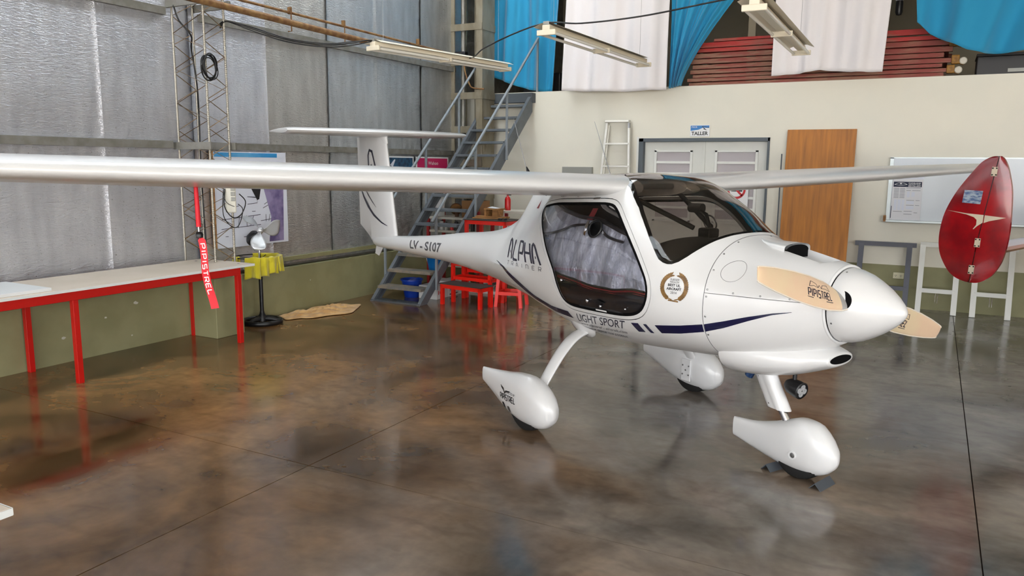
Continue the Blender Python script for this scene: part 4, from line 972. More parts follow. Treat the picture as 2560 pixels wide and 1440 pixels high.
MB().tube([(3.9, 1.3, .7), (3.95, 1.3, .18)], .03, 8).build('gear_leg', 'red_gloss', RA); MB().lathe([(.1, -.05), (.18, -.04), (.18, .04), (.1, .05)], 24, (3.95, 1.3, .18), (0, 1, 0)).build('wheel', 'rubber', RA)

# ---------------------------------------------------------------- tables
def red_table(name, label, x0, x1, y0, y1, legx, legys, z=.76, group=None):
    cx, cy = (x0 + x1) / 2, (y0 + y1) / 2; t = thing(name, label, 'table', (cx, cy, 0), 0, group)
    top = MB().box(x0 - cx, x1 - cx, y0 - cy, y1 - cy, z - .022, z).build('tabletop', 'tabletop_cream', t, bevel=.004)
    m = MB()
    for a, b, c_, d in ((x1 - cx, x1 - cx + .003, y0 - cy, y1 - cy), (x0 - cx, x1 - cx, y1 - cy, y1 - cy + .003)): m.box(a, b, c_, d, z - .022, z - .001)
    m.build('edge_band', 'tabletop_edge', top)
    for lx in legx:
        MB().box(lx - .02 - cx, lx + .02 - cx, min(legys) - cy - .02, max(legys) - cy + .02, z - .095, z - .022).build('rail', 'red_paint', t, bevel=.002)
        for ly in legys: MB().box(lx - .022 - cx, lx + .022 - cx, ly - .022 - cy, ly + .022 - cy, 0, z - .094).build('leg', 'red_paint', t, bevel=.002)
    for ly in (min(legys), max(legys)): MB().box(legx[0] - cx, legx[1] - cx, ly - .019 - cy, ly + .019 - cy, z - .09, z - .024).build('rail', 'red_paint', t)
    return t
tb = red_table('work_table', 'long cream topped table on red steel legs along the foil wall', -6.50, -5.76, 1.85, 5.43, (-6.46, -5.81), (2.02, 3.63, 5.26))
for x, y in ((-.25, 1.62), (.25, 1.70)): MB().lathe([(.012, 0), (.012, .0015)], 12, (x, y, .76), (0, 0, 1)).build('screw_cap', 'lettering_grey', tb)
tag(MB().box(-6.40, -5.80, 1.95, 3.46, .7605, .785).build('loose_board', 'white_board', bevel=.003), 'white laminate board lying on the long red legged table', 'board')
red_table('work_table', 'white edged table whose corner pokes in at bottom left', -3.1, -2.235, -.9, 1.167, (-3.04, -2.32), (-.8, 1.06), .76)

# ---------------------------------------------------------------- lattice column on its plinth
lc = struct(thing('trim_1', 'rebar lattice column standing on an olive concrete plinth by the foil wall', None, (-6.36, 5.42, 0)))
MB().box(-.15, .24, -.17, .18, 0, .60).build('plinth', 'olive', lc, bevel=.006)
cx4 = [(-.22, -.12), (.21, -.12), (.21, .12), (-.22, .12)]
for k, (a, b) in enumerate(cx4):
    z0 = .53 if a < 0 else .60
    ch = MB().tube([(a, b, z0), (a, b, 5.5)], .0105, 8).build('chord', 'rebar', lc, smooth=60)
    if k in (1, 2):
        m = MB()
        for i in range(150): z = .62 + i * .02; m.lathe([(.0105, 0), (.0128, .003), (.0128, .006), (.0105, .009)], 6, (a, b, z), (0, 0, 1), cap=False)
        tag(m.build('rib', 'rebar', ch), kind='stuff')
for f in range(4):
    a, b = cx4[f], cx4[(f + 1) % 4]; P = []; z = .64; s_ = 0; ph = .06 * f
    while z < 5.4:
        q_ = (a, b)[s_]; P.append((q_[0], q_[1], z + ph)); z += .165 if f % 2 == 0 else .135; s_ ^= 1
    MB().tube(P, .0062, 6).build('lacing', 'rebar_dark', lc, smooth=40)
for z in (1.885, 3.22): 
    for y in (-.15, .15): MB().box(-.27, .27, y - .012, y + .012, z - .035, z + .035).build('bracket', 'galv', lc, bevel=.002)
# coil of cable hung on the column
co = thing('cable_coil', 'coil of black cable hanging on the lattice column', 'cable', (-6.14, 5.32, 2.62))
for k in range(7):
    r = random.Random(k); a_, b_ = .085 + r.uniform(-.014, .014), .105 + r.uniform(-.016, .016); dx, dz = r.uniform(-.012, .012), r.uniform(-.012, .012)
    MB().tube([(.012 * (k - 3) * .8 * math.sin(t + k) + .02, a_ * math.cos(t) + dx, b_ * math.sin(t) + dz) for t in np.linspace(0, 2 * math.pi, 30, endpoint=False)], .0055, 6, close=True).build('turn', 'cable_black', co, smooth=60)
# power strip on the column
ps = thing('power_strip', 'white power strip with three grey sockets tied to the lattice column', 'power strip', (-6.125, 5.50, 1.235), math.radians(-35))
MB().box(-.02, .025, -.05, .05, 0, .27).build('housing', 'strip_white', ps, bevel=.012)
for k in range(3): MB().box(.02, .032, .0, .042, .135 + k * .052 - .02, .135 + k * .052 + .02).build('socket', 'box_grey', ps, bevel=.004)
for k, P in enumerate(([(-6.13, 5.44, 1.47), (-6.1, 5.40, 1.30), (-6.08, 5.48, 1.19), (-6.07, 5.58, 1.22), (-6.06, 5.63, 1.34), (-6.09, 5.58, 1.42)], [(-6.13, 5.42, 1.46), (-6.1, 5.38, 1.22), (-6.09, 5.47, 1.10), (-6.08, 5.55, 1.11), (-6.07, 5.60, 1.26), (-6.09, 5.56, 1.32)], [(-6.14, 5.43, 1.5), (-6.11, 5.42, 1.36), (-6.09, 5.5, 1.30), (-6.09, 5.57, 1.30)])):
    o_ = MB().tube(smoothpath(P, 7), (.0055, .0045, .003)[k], 6).build('cable', 'cable_black', smooth=60)
    tag(o_, ('thick black cable looping below the white power strip', 'lower black cable drooping from the white power strip', 'thin dark lead crossing in front of the power strip')[k], 'cable')
# cable run down the column and the overhead run
tag(MB().tube(smoothpath([(-6.5, 5.26, 3.2), (-6.46, 5.28, 3.06), (-6.40, 5.36, 2.93), (-6.57, 5.50, 2.82), (-6.56, 5.54, 2.4), (-6.56, 5.53, 1.6), (-6.555, 5.54, .9)], 6), .008, 6).build('cable', 'cable_black', smooth=60), 'black cable running down the back of the lattice column', 'cable')
for k, dz in enumerate((0, -.02, .014)):
    P = [(-6.16, 5.50, 3.0 + .02 * k), (-6.13, 5.56, 3.07), (-5.98, 5.72, 3.02 + dz), (-5.72, 5.95, 2.925 + dz), (-5.45, 6.2, 2.895 + dz), (-5.25, 6.35, 2.92 + dz), (-5.10, 6.50, 2.955 + dz * .2)]
    if k == 0: P += [(-4.98, 7.2, 2.952), (-4.85, 7.9, 2.935), (-4.4, 7.5, 2.965), (-3.7, 6.86, 2.975), (-3.14, 6.45, 2.975), (-2.75, 6.33, 2.925), (-2.2, 6.27, 2.93), (-1.6, 6.14, 2.965), (-1.29, 6.10, 2.985)]
    tag(MB().tube(smoothpath(P, 8), .0075 if k == 0 else .006, 6).build('cable', 'cable_black', smooth=60), ('long black cable looping from lamp to lamp overhead', 'lower black cable sagging from lattice column to nearest lamp', 'upper black cable sagging from lattice column to nearest lamp')[k], 'cable')
# rusty pipe and rod along the wall
rp = thing('rusty_pipe', 'thick rusty pipe running high along the foil wall', 'pipe', (-6.1, 5.5, 3.2))
MB().tube([(0, -2.5, .04), (0, .0, 0), (0, 2.32, -.04)], .034, 12).build('tube', 'rust_pipe', rp, smooth=60)
for y in (.9, 1.75): MB().tube([(0, y, .13), (0, y, -.10), (-.05, y, -.10)], .007, 6).build('hanger', 'rust_pipe', rp)
rr_ = thing('rusty_rod', 'thin rusty rod above the thick pipe on the foil wall', 'rod', (-6.1, 5.6, 3.29))
MB().tube([(0, -2.4, .03), (0, 4.05, -.04)], .014, 8).build('rod', 'rust_pipe', rr_, smooth=60)
for y in (.78, 1.63, 3.1): MB().box(-.02, .02, y - .012, y + .012, -.02, .05).build('clip', 'rust_pipe', rr_)

# ---------------------------------------------------------------- posters on the foil wall
pb = thing('poster_board', 'large framed poster of technical drawings behind the lattice column', 'poster', (-6.60, 6.195, .83))
MB().box(.0, .05, -.53, -.515, 0, 1.01).build('frame_side', 'wood_raw', pb); MB().box(.0, .045, -.515, .515, 0, 1.01).build('sheet', 'poster_light', pb)
def flat(name, m_, y0, y1, z0, z1, par, x=.0465): return MB().box(x - .001, x, y0, y1, z0, z1).build(name, m_, par)
flat('print_sky', 'poster_sky', -.50, .46, .955, 1.0, pb); flat('print_cloud', 'poster_light', .38, .5, .95, 1.005, pb, .047)
MB().prism([(.0465, .22, .02), (.0465, .44, .02), (.0465, .46, .62), (.0465, .16, .62), (.0465, .26, .3)], (.0008, 0, 0)).build('print_hand', 'poster_violet', pb)
MB().prism([(.0468, -.02, .62), (.0468, .12, .62), (.0468, .09, .50), (.0468, .06, .49)], (.0008, 0, 0)).build('print_pen', 'lettering_black', pb)
m = MB()
for P in ([(-.45, .30), (.1, .33)], [(-.45, .20), (.1, .22)], [(-.3, .2), (-.3, .32)], [(-.22, .2), (-.2, .33)], [(-.1, .21), (-.1, .33)], [(-.05, .22), (.0, .32)], [(-.08, .45), (.06, .46), (.06, .52), (-.08, .53)], [(.14, .40), (.3, .46)], [(.16, .44), (.28, .5)], [(.1, .26), (.32, .28)], [(.18, .25), (.18, .33)], [(.22, .25), (.24, .33)], [(-.4, .12), (-.36, .12)], [(-.15, .1), (-.1, .1)], [(-.02, .37), (.03, .37)]):
    stroke(m, P, .006, lambda a, b: (.0472, a, b), 1)
tag(m.build('print_drawing', 'lettering_dark', pb), kind='stuff')
for (y0, y1, m_, lb) in ((8.57, 9.235, 'poster_navy', 'small dark blue sea poster on the foil wall beside the tail'), (9.30, 10.14, 'poster_magenta', 'small magenta poster with white script beside the corner column')):
    p_ = thing('poster', lb, 'poster', (-6.58, (y0 + y1) / 2, 1.38)); h = (y1 - y0) / 2
    MB().box(0, .012, -h, h, 0, .45).build('sheet', 'label_white', p_); MB().box(.012, .0128, -h + .025, h - .025, .02, .43).build('picture', m_, p_)
    if m_ == 'poster_magenta':
        text_on(MB(), 'Wahoo', plane_fn((.0135, -.12, .335), (0, .26, 0), (0, 0, .05))).build('print', 'label_white', p_)
        MB().box(.0128, .0134, .0, .3, .20, .27).build('print', 'poster_violet2', p_)
    else: MB().prism([(.0132, -.22, .33), (.0132, -.12, .41), (.0132, -.1, .40), (.0132, -.16, .30)], (.0005, 0, 0)).build('print', 'poster_light', p_)

# ---------------------------------------------------------------- pedestal fan with cloths
FC = Vector((-6.315, 6.03, 0))
fan = thing('pedestal_fan', 'pedestal fan with bare silver blades and no cage', 'fan', FC)
m = MB().tube([(.195 * math.cos(t), .195 * math.sin(t), .028) for t in np.linspace(0, 2 * math.pi, 40, endpoint=False)], .026, 10, close=True)
m.build('base_ring', 'black_plastic', fan, smooth=60)
for k in range(3):
    a = 2.1 * k + .5; MB().tube([(0, 0, .06), (.12 * math.cos(a), .12 * math.sin(a), .05), (.195 * math.cos(a), .195 * math.sin(a), .03)], [.03, .028, .02], 8).build('base_spoke', 'black_plastic', fan, smooth=60)
MB().lathe([(.055, .03), (.05, .07), (.028, .11), (.022, .14)], 20).build('base_hub', 'black_plastic', fan, smooth=60)
MB().cyl((0, 0, .1), (0, 0, .62), .021, 16).build('pole', 'black_plastic', fan, smooth=60); MB().cyl((0, 0, .62), (0, 0, .84), .013, 14).build('pole_tube', 'chrome', fan, smooth=60)
MB().cyl((0, 0, .80), (0, 0, .98), .018, 12).build('neck', 'black_plastic', fan, smooth=60)
ax = Vector((.78, -.25, .50)).normalized(); hub = Vector((.045, -.02, 1.015))
MB().lathe([(.02, -.26), (.06, -.25), (.075, -.20), (.07, -.13), (.03, -.09), (.012, -.08), (.012, 0)], 20, hub, ax).build('motor', 'black_plastic', fan, smooth=50)
MB().bar(Vector((0, 0, .97)), hub - ax * .17, .03, .045).build('yoke', 'steel', fan, bevel=.004)
e1 = ax.orthogonal().normalized(); e2 = ax.cross(e1)
for k in range(3):
    a0 = k * 2 * math.pi / 3 + 1.0
    def bl(u, v, a0=a0):
        r = .028 + .215 * u; sp = (.20 + .62 * math.sin(math.pi * min(1, u * .93 + .05)) ** .8); a = a0 + (v - .5) * sp * 1.15 + .35 * u
        return hub + (e1 * math.cos(a) + e2 * math.sin(a)) * r + ax * ((v - .5) * .07 * (.4 + u) + .008)
    b_ = MB().grid(bl, 14, 10).build('blade', 'fan_alu', fan, smooth=60); so = b_.modifiers.new('t', 'SOLIDIFY'); so.thickness = .003
MB().lathe([(.035, -.01), (.033, .02), (.015, .034), (.001, .036)], 18, hub, ax).build('blade_hub', 'fan_alu', fan, smooth=50)
RC = Vector((.0, -.03, .735))
MB().tube([RC + Vector((.235 * math.cos(t), .235 * math.sin(t), 0)) for t in np.linspace(0, 2 * math.pi, 40, endpoint=False)], .006, 6, close=True).build('hoop', 'black_plastic', fan, smooth=60)
for k in range(4): a = k * math.pi / 2 + .4; MB().tube([(0, 0, .70), RC + Vector((.235 * math.cos(a), .235 * math.sin(a), 0))], .004, 6).build('hoop_spoke', 'black_plastic', fan)
def towel(a0, a1, dn, up, label):
    t = None
    def fn(u, v):
        a = a0 + (a1 - a0) * u; s_ = v * (dn + up) - up; wob = .012 * math.sin(7 * u + 3 * a0) * abs(s_) / .1
        if abs(s_) < .02: r = .235 + s_ * .8; z = .745
        else: r = .235 + (.017 if s_ > 0 else -.017) + wob * (1 if s_ > 0 else -1); z = .745 - (abs(s_) - .02) + .01 * math.sin(5 * u + a0)
        p = FC + RC + Vector((r * math.cos(a), r * math.sin(a), 0)); return (p.x, p.y, z)
    o_ = MB().grid(fn, 16, 26).build('towel', 'towel_yellow', smooth=60); so = o_.modifiers.new('t', 'SOLIDIFY'); so.thickness = .006; so.offset = 0
    tag(o_, label, 'towel', 'yellow towels draped on the fan hoop')
towel(-1.30, -.66, .235, .12, 'flat yellow towel on the fan hoop nearest the table')
towel(-.66, -.26, .215, .10, 'yellow towel hanging just right of the fan pole')
towel(-.27, .22, .19, .12, 'folded yellow towel on the right front of the fan hoop')
towel(.20, .68, .18, .11, 'yellow towel over the right side of the fan hoop')
towel(.66, 1.25, .16, .12, 'rightmost yellow towel wrapped round the fan hoop')
towel(-2.3, -1.7, .20, .08, 'yellow towel half hidden behind the table corner')
towel(1.3, 2.6, .12, .12, 'yellow towel on the far side of the fan hoop')

# brown cloth heaped on the floor
def rag(u, v):
    a = 2 * math.pi * u; r = v
    ex = .27 + .05 * math.sin(3 * a + 1) + .03 * math.sin(7 * a); ey = .56 + .05 * math.sin(2 * a) + .03 * math.sin(9 * a + 2)
    x, y = ex * r * math.cos(a), ey * r * math.sin(a)
    h = .022 + .012 * math.sin(16 * x + 9 * y) + .010 * math.sin(31 * y - 22 * x) + .010 * abs(math.sin(45 * x + 24 * y + 2 * math.sin(9 * y)))
    z = max(.006, h * (1 - r ** 3) + .012 * math.sin(20 * a) * r * (1 - r)) + .006 * (1 - r)
    return (x, y, z * (1 - .55 * r ** 6))
rg = MB().grid(rag, 110, 36, cu=True).build('rag', 'rag_brown', smooth=70); rg.location = (-6.21, 6.86, .004); rg.rotation_euler = (0, 0, -.06)
so = rg.modifiers.new('t', 'SOLIDIFY'); so.thickness = .005
tag(rg, 'crumpled brown cloth lying on the floor against the kerb', 'cloth')

# ---------------------------------------------------------------- corner column and stairs
cc = struct(thing('trim_2', 'battened steel column in the corner beside the stairs', None, (-6.33, 10.3, 0)))
for (x0, x1) in ((-.30, -.225), (.155, .265)):
    MB().box(x0, x1, 0, .03, 0, 5.5).build('upright', 'steel_tan', cc, bevel=.003); MB().box(x0, x1, .34, .37, 0, 5.5).build('upright', 'steel_tan', cc)
MB().box(.235, .265, .03, .34, 0, 5.5).build('web', 'steel_tan', cc)
for z in [.25 + .5 * k for k in range(11)]:
    MB().box(-.30, .275, -.012, .0, z - .05, z + .05).build('batten', 'steel_tan', cc, bevel=.002); MB().box(.265, .277, -.012, .37, z - .05, z + .05).build('batten', 'steel_tan', cc)
MB().box(-.05, .12, .30, .33, 0, 5.5).build('panel', 'steel_tan', cc); MB().cyl((-.16, .15, 0), (-.16, .15, 5.5), .035, 12).build('downpipe', 'galv', cc, smooth=60)
MB().box(-.20, -.02, -.03, .06, 3.28, 3.40).build('junction_box', 'black_plastic', cc, bevel=.005)
MB().tube(smoothpath([(-.06, .0, 3.28), (-.02, -.02, 3.1), (.06, -.03, 2.92), (.12, -.02, 2.86), (.3, .0, 2.84)], 6), .012, 8).build('conduit', 'rust_pipe', cc, smooth=60)

ST_ = thing('staircase', 'grey steel open tread staircase climbing to the mezzanine', 'staircase', (-5.83, 7.77, 0))
SL = 2.80 / 3.05
for x in (-.36, .36):
    y0, y1 = -.02, 2.98; d = .20
    P = [(x - .025, y0, 0), (x - .025, y0 + .165, 0), (x - .025, y1, 2.52 + .0), (x - .025, y1, 2.74), (x - .025, y1 - .06, 2.74)]
    MB().prism(P, (.05, 0, 0)).build('stringer', 'stair_grey', ST_, bevel=.003)
    MB().prism([(x - .03 * (1 if x > 0 else -1) - .001, y0 + .06, .02), (x - .03 * (1 if x > 0 else -1) - .001, y0 + .13, .02), (x - .03 * (1 if x > 0 else -1) - .001, y1 - .05, 2.56), (x - .03 * (1 if x > 0 else -1) - .001, y1 - .05, 2.66)], (.002, 0, 0)).build('stringer_web', 'stair_dark', ST_)
for k in range(14):
    z = .19 + .187 * k; y = .10 + .2085 * k
    MB().box(-.335, .335, y - .02, y + .19, z - .035, z).build('tread', 'tread_worn' if k < 3 else 'stair_grey', ST_, bevel=.003)
MB().box(-.38, .38, -.01, .14, 0, .02).build('foot_plate', 'stair_dark', ST_)
MB().box(-.36, .40, 2.93, 3.05, 2.66, 2.80).build('landing_beam', 'stair_dark', ST_)
for x in (-.39, .41):
    MB().tube([(x, .22, 1.02), (x, 3.09, 3.61)], .019, 10).build('handrail', 'rail_grey', ST_, smooth=60)
    for y in (.32, 1.27, 2.13, 3.08):
        zt = 1.02 + (y - .22) * (3.61 - 1.02) / (3.09 - .22); MB().box(x - .014, x + .014, y - .014, y + .014, max(.12, zt - .95), zt).build('baluster', 'rail_grey', ST_, bevel=.002)

# ---------------------------------------------------------------- things under and beside the stairs
bk = thing('bucket', 'dark blue plastic bucket standing under the stairs', 'bucket', (-5.93, 8.27, 0))
MB().lathe([(.001, .004), (.095, .0), (.10, .02), (.135, .22), (.15, .225), (.15, .24), (.142, .24), (.13, .21), (.095, .03), (.001, .025)], 32, cap=False).build('body', 'bucket_blue', bk, smooth=40)
MB().tube(arc((0, 0, .22), .145, 0, math.pi, 16, (0, 1, 0), (.75, 0, .35)), .003, 6).build('handle', 'steel', bk)
bs = thing('hanging_bucket', 'sky blue bucket hanging beneath the stair treads', 'bucket', (-5.78, 8.60, .30))
MB().lathe([(.001, 0), (.08, 0), (.12, .2), (.13, .21), (.12, .205), (.075, .01)], 28, cap=False).build('body', 'bucket_sky', bs, smooth=40)
MB().tube(arc((0, 0, .2), .12, 0, math.pi, 14, (.7, .7, 0), (0, 0, -1.0)), .004, 6).build('handle', 'label_white', bs)
MB().tube([(0, 0, .2), (0, 0, .42)], .003, 6).build('cord', 'cable_black', bs)
for k, (y0, y1, h, lb, tx) in enumerate(((8.24, 8.50, .17, 'white carton marked in red at the foot of the stairs', '100'), (8.52, 8.78, .20, 'white carton with black print, middle one under the stairs', 'NOSS'), (8.80, 9.08, .18, 'plain white carton farthest under the stairs', None))):
    b_ = thing('carton', lb, 'box', (-5.63, (y0 + y1) / 2, 0), 0, 'white cartons beside the stairs'); hw = (y1 - y0) / 2
    MB().box(-.17, .11, -hw, hw, 0, h).build('body', 'carton_white', b_, bevel=.004); MB().box(-.165, .105, -hw * .96, hw * .96, h, h + .003).build('lid', 'carton_white', b_)
    if tx:
        text_on(MB(), tx, plane_fn((.1115, -hw * .75, h * .35), (0, hw * 1.1, 0), (0, 0, h * .3)), True).build('print', 'sign_red' if k == 0 else 'lettering_black', b_)
    if k == 1: MB().box(.1105, .1115, -hw * .8, hw * .7, .02, .04).build('print', 'lettering_grey', b_)
def stool(name, label, cx, cy, rz, sx, sy, h, splay=0., mat_='rubber_mat', mid=None):
    t = thing(name, label, 'stool', (cx, cy, 0), rz, 'red steel stools beside the stairs'); s2 = .02
    MB().box(-sx / 2 - .012, sx / 2 + .012, -sy / 2 - .012, sy / 2 + .012, h - .012, h).build('top', mat_, t, bevel=.004)
    for sx_ in (-1, 1):
        for sy_ in (-1, 1):
            a = Vector((sx_ * (sx / 2 - s2), sy_ * (sy / 2 - s2), h - .012)); b = Vector((sx_ * (sx / 2 - s2 + splay), sy_ * (sy / 2 - s2 + splay * .5), 0)); MB().bar(b, a, .04, .04, (0, 1, 0)).build('leg', 'red_vivid', t)
    for sy_ in (-1, 1): MB().box(-sx / 2, sx / 2, sy_ * (sy / 2 - .02) - .019, sy_ * (sy / 2 - .02) + .019, h - .062, h - .012).build('rail', 'red_vivid', t)
    for sx_ in (-1, 1): MB().box(sx_ * (sx / 2 - .02) - .019, sx_ * (sx / 2 - .02) + .019, -sy / 2, sy / 2, h - .062, h - .012).build('rail', 'red_vivid', t)
    if mid:
        for z in mid:
            f = splay * (1 - z / h)
            for sy_ in (-1, 1): MB().box(-sx / 2 - f, sx / 2 + f, sy_ * (sy / 2 - .02 + f * .5) - .015, sy_ * (sy / 2 - .02 + f * .5) + .015, z - .02, z + .02).build('stretcher', 'red_vivid', t)
            for sx_ in (-1, 1): MB().box(sx_ * (sx / 2 - .02 + f) - .015, sx_ * (sx / 2 - .02 + f) + .015, -sy / 2, sy / 2, z - .02, z + .02).build('stretcher', 'red_vivid', t)
    return t
stool('step_stool', 'lowest red step bench with dark mat top, front of the red stools', -4.98, 8.09, -.14, .64, .25, .27)
stool('step_stool', 'middle height red stool standing behind the low red bench', -5.02, 8.40, -.10, .62, .26, .52, 0., 'rubber_mat', [.30])
stool('tall_stand', 'tallest red stand with black top carrying the wooden crate', -5.0, 8.78, -.03, .62, .40, 1.03, 0., 'rubber_mat', [.36])
stool('splayed_stool', 'red stool with splayed legs half hidden behind the fuselage', -4.50, 8.38, .2, .24, .26, .70, .06, 'red_vivid', [.17])
# on the tall stand
cr = thing('wooden_crate', 'small open wooden crate standing on the tall red stand', 'crate', (-5.03, 8.86, 1.066), -.1)
MB().box(-.10, .13, -.09, .09, .085, .098).build('lid', 'wood_raw', cr); MB().box(.02, .10, -.07, .07, 0, .085).build('block', 'wood_raw', cr); MB().box(-.10, -.07, -.08, .08, 0, .085).build('side', 'wood_raw', cr); MB().box(-.10, .02, .06, .08, 0, .085).build('back', 'wood_dark', cr)
tag(MB().add([(-5.10, 8.80, 1.175), (-4.97, 8.78, 1.166), (-4.96, 8.90, 1.166), (-5.09, 8.92, 1.185)], [(0, 1, 2, 3)]).build('paper', 'paper'), 'creased white paper lying on the wooden crate lid', 'paper')
for k, (a, lb) in enumerate(((.10, 'thin plank lying across the tall red stand'), (-.06, 'second thin plank under the wooden crate'))):
    o_ = MB().box(-.26, .22, -.045, .045, 0, .014).build('timber_plank', 'wood_raw'); o_.location = (-5.03, 8.80 + .05 * k, 1.033 + .016 * k); o_.rotation_euler = (0, 0, a); tag(o_, lb, 'plank')
sg_ = thing('sunglasses', 'dark sunglasses lying on the tall red stand', 'sunglasses', (-4.80, 8.68, 1.031), .3)
for dx in (-.035, .035): MB().lathe([(.028, 0), (.03, .012), (.02, .02), (.001, .022)], 14, (dx, 0, .002), (0, 0, 1)).build('lens', 'black_plastic', sg_, smooth=40)
MB().tube([(-.06, .01, .012), (0, -.012, .02), (.06, .01, .012)], .004, 6).build('frame', 'black_plastic', sg_)
# shelving under the stairs
def shelf_unit(label, x0, x1, y0, y1, zs, h):
    t = thing('shelving_unit', label, 'shelf', ((x0 + x1) / 2, (y0 + y1) / 2, 0), 0, 'red shelving behind the stairs'); hx, hy = (x1 - x0) / 2, (y1 - y0) / 2
    for a in (-1, 1):
        for b in (-1, 1): MB().box(a * hx - .02, a * hx + .02, b * hy - .02, b * hy + .02, 0, h).build('post', 'shelf_red', t)
    for z in zs: MB().box(-hx, hx, -hy - .005, hy + .005, z - .03, z).build('shelf', 'shelf_grey', t)
    return t
shelf_unit('red posted shelving unit with grey planks under the stairs', -6.40, -5.56, 9.35, 9.75, (.30, .79, .98), 1.08)
shelf_unit('red posted shelving unit behind the tall red stand', -5.36, -4.45, 9.40, 9.80, (.30, .74, 1.1), 1.12)
def tin(x, y, z, r, h, m_, label, name='tin', grp='tins and bottles on the shelves'):
    t = thing(name, label, 'container', (x, y, z), 0, grp); MB().lathe([(r, 0), (r, h * .9), (r * .9, h * .94), (r * .5, h * .95), (r * .5, h), (.001, h)], 16).build('body', m_, t, smooth=40); MB().lathe([(r * .55, h * .95), (r * .55, h * 1.06), (.001, h * 1.06)], 12).build('cap', 'black_plastic', t)
ORD = ('first', 'second', 'third', 'fourth', 'fifth', 'sixth', 'seventh', 'eighth', 'ninth')
CN = {'tin': 'silver', 'carton_white': 'white', 'box_grey': 'grey', 'extinguisher': 'red', 'pack_dark': 'dark', 'pack_yellow': 'yellow', 'seat_red': 'dark red', 'label_white': 'white', 'poster_light': 'pale blue'}
cols = ['tin', 'carton_white', 'box_grey', 'extinguisher', 'pack_dark', 'tin', 'carton_white', 'pack_dark', 'box_grey']
for k in range(9): tin(-6.32 + .088 * k, 9.42 + .02 * (k % 2), .79, .026 + .004 * (k % 3), .09 + .02 * ((k * 5) % 3), cols[k], '%s container, %s from left on the middle shelf under the stairs' % (CN[cols[k]], ORD[k]))
C2 = ['pack_yellow', 'pack_dark', 'carton_white', 'tin', 'pack_yellow', 'box_grey', 'seat_red']
for k in range(7): tin(-6.30 + .1 * k, 9.43, .30, .032, .16 + .03 * (k % 3), C2[k], '%s pot, %s from left on the lower shelf under the stairs' % (CN[C2[k]], ORD[k]))
C2 = ['box_grey', 'label_white', 'pack_dark', 'label_white', 'poster_light', 'poster_light', 'label_white', 'box_grey']
for k in range(8): tin(-5.28 + .10 * k, 9.46, .74, .03, .20 + .03 * (k % 2), C2[k], '%s bottle, %s from left on the shelf behind the tall red stand' % (CN[C2[k]], ORD[k]))
C2 = ['pack_dark', 'pack_yellow', 'label_white', 'pack_yellow', 'pack_dark']
for k in range(5): tin(-5.2 + .14 * k, 9.46, .30, .04, .22, C2[k], '%s can, %s from left on the low shelf behind the red stools' % (CN[C2[k]], ORD[k]))
b_ = thing('carton', 'brown cardboard box on top of the shelving under the stairs', 'box', (-5.72, 9.55, .981)); MB().box(-.15, .15, -.14, .14, 0, .24).build('body', 'carton', b_, bevel=.004); MB().box(-.155, .155, -.03, .03, .2395, .2415).build('tape', 'wood_dark', b_)
lp = thing('reflector_lamp', 'round tan reflector lamp lying on the shelving top', 'lamp', (-6.02, 9.50, 1.09)); MB().lathe([(.085, .0), (.09, -.01), (.085, -.02), (.03, -.07), (.02, -.11), (.001, -.11)], 28, (0, 0, 0), (.45, -.75, -.3)).build('shade', 'wood_dark', lp, smooth=40); MB().lathe([(.08, .002), (.001, .002)], 28, (0, 0, 0), (.45, -.75, -.3)).build('disc', 'wood_raw', lp); MB().cyl((0, .02, -.11), (0, .02, -.05), .03, 12).build('foot', 'wood_dark', lp)
cv_ = thing('canister', 'white printed canister at the left end of the shelving', 'container', (-6.30, 9.50, .981)); MB().lathe([(.07, 0), (.07, .36), (.06, .37), (.001, .37)], 24).build('body', 'carton_white', cv_, smooth=40); MB().lathe([(.072, .30), (.072, .34)], 24, cap=False).build('band', 'tabletop_edge', cv_)
for k in range(5):
    o_ = MB().box(-.15, .15, -.11, .11, 0, .006).build('magazine', ['paper', 'box_grey', 'paper', 'poster_light', 'pack_dark'][k]); o_.location = (-5.30 + .03 * k, 9.12 + .012 * k, .04 + .055 * k); o_.rotation_euler = (.25 - .1 * k, -.35 + .12 * k, .3 * k)
    tag(o_, ('white magazine at the bottom of the heap behind the red stools', 'grey magazine second from the bottom of the heap', 'white magazine in the middle of the heap', 'pale blue magazine second from the top of the heap', 'dark magazine on top of the heap behind the red stools')[k], 'magazine', 'magazines heaped behind the red stools')
tag(MB().box(-5.5, -4.95, 8.98, 9.3, 0, .04).build('crate_lid', 'carton_white', bevel=.004), 'white flat box under the heap of magazines', 'box')
ex = thing('fire_extinguisher', 'small red fire extinguisher standing on the shelving behind the crate', 'extinguisher', (-5.22, 9.58, 1.101)); MB().lathe([(.001, 0), (.04, .0), (.042, .02), (.042, .15), (.03, .18), (.014, .19), (.014, .21)], 20).build('body', 'extinguisher', ex, smooth=40); MB().box(-.012, .05, -.01, .01, .205, .225).build('handle', 'black_plastic', ex)

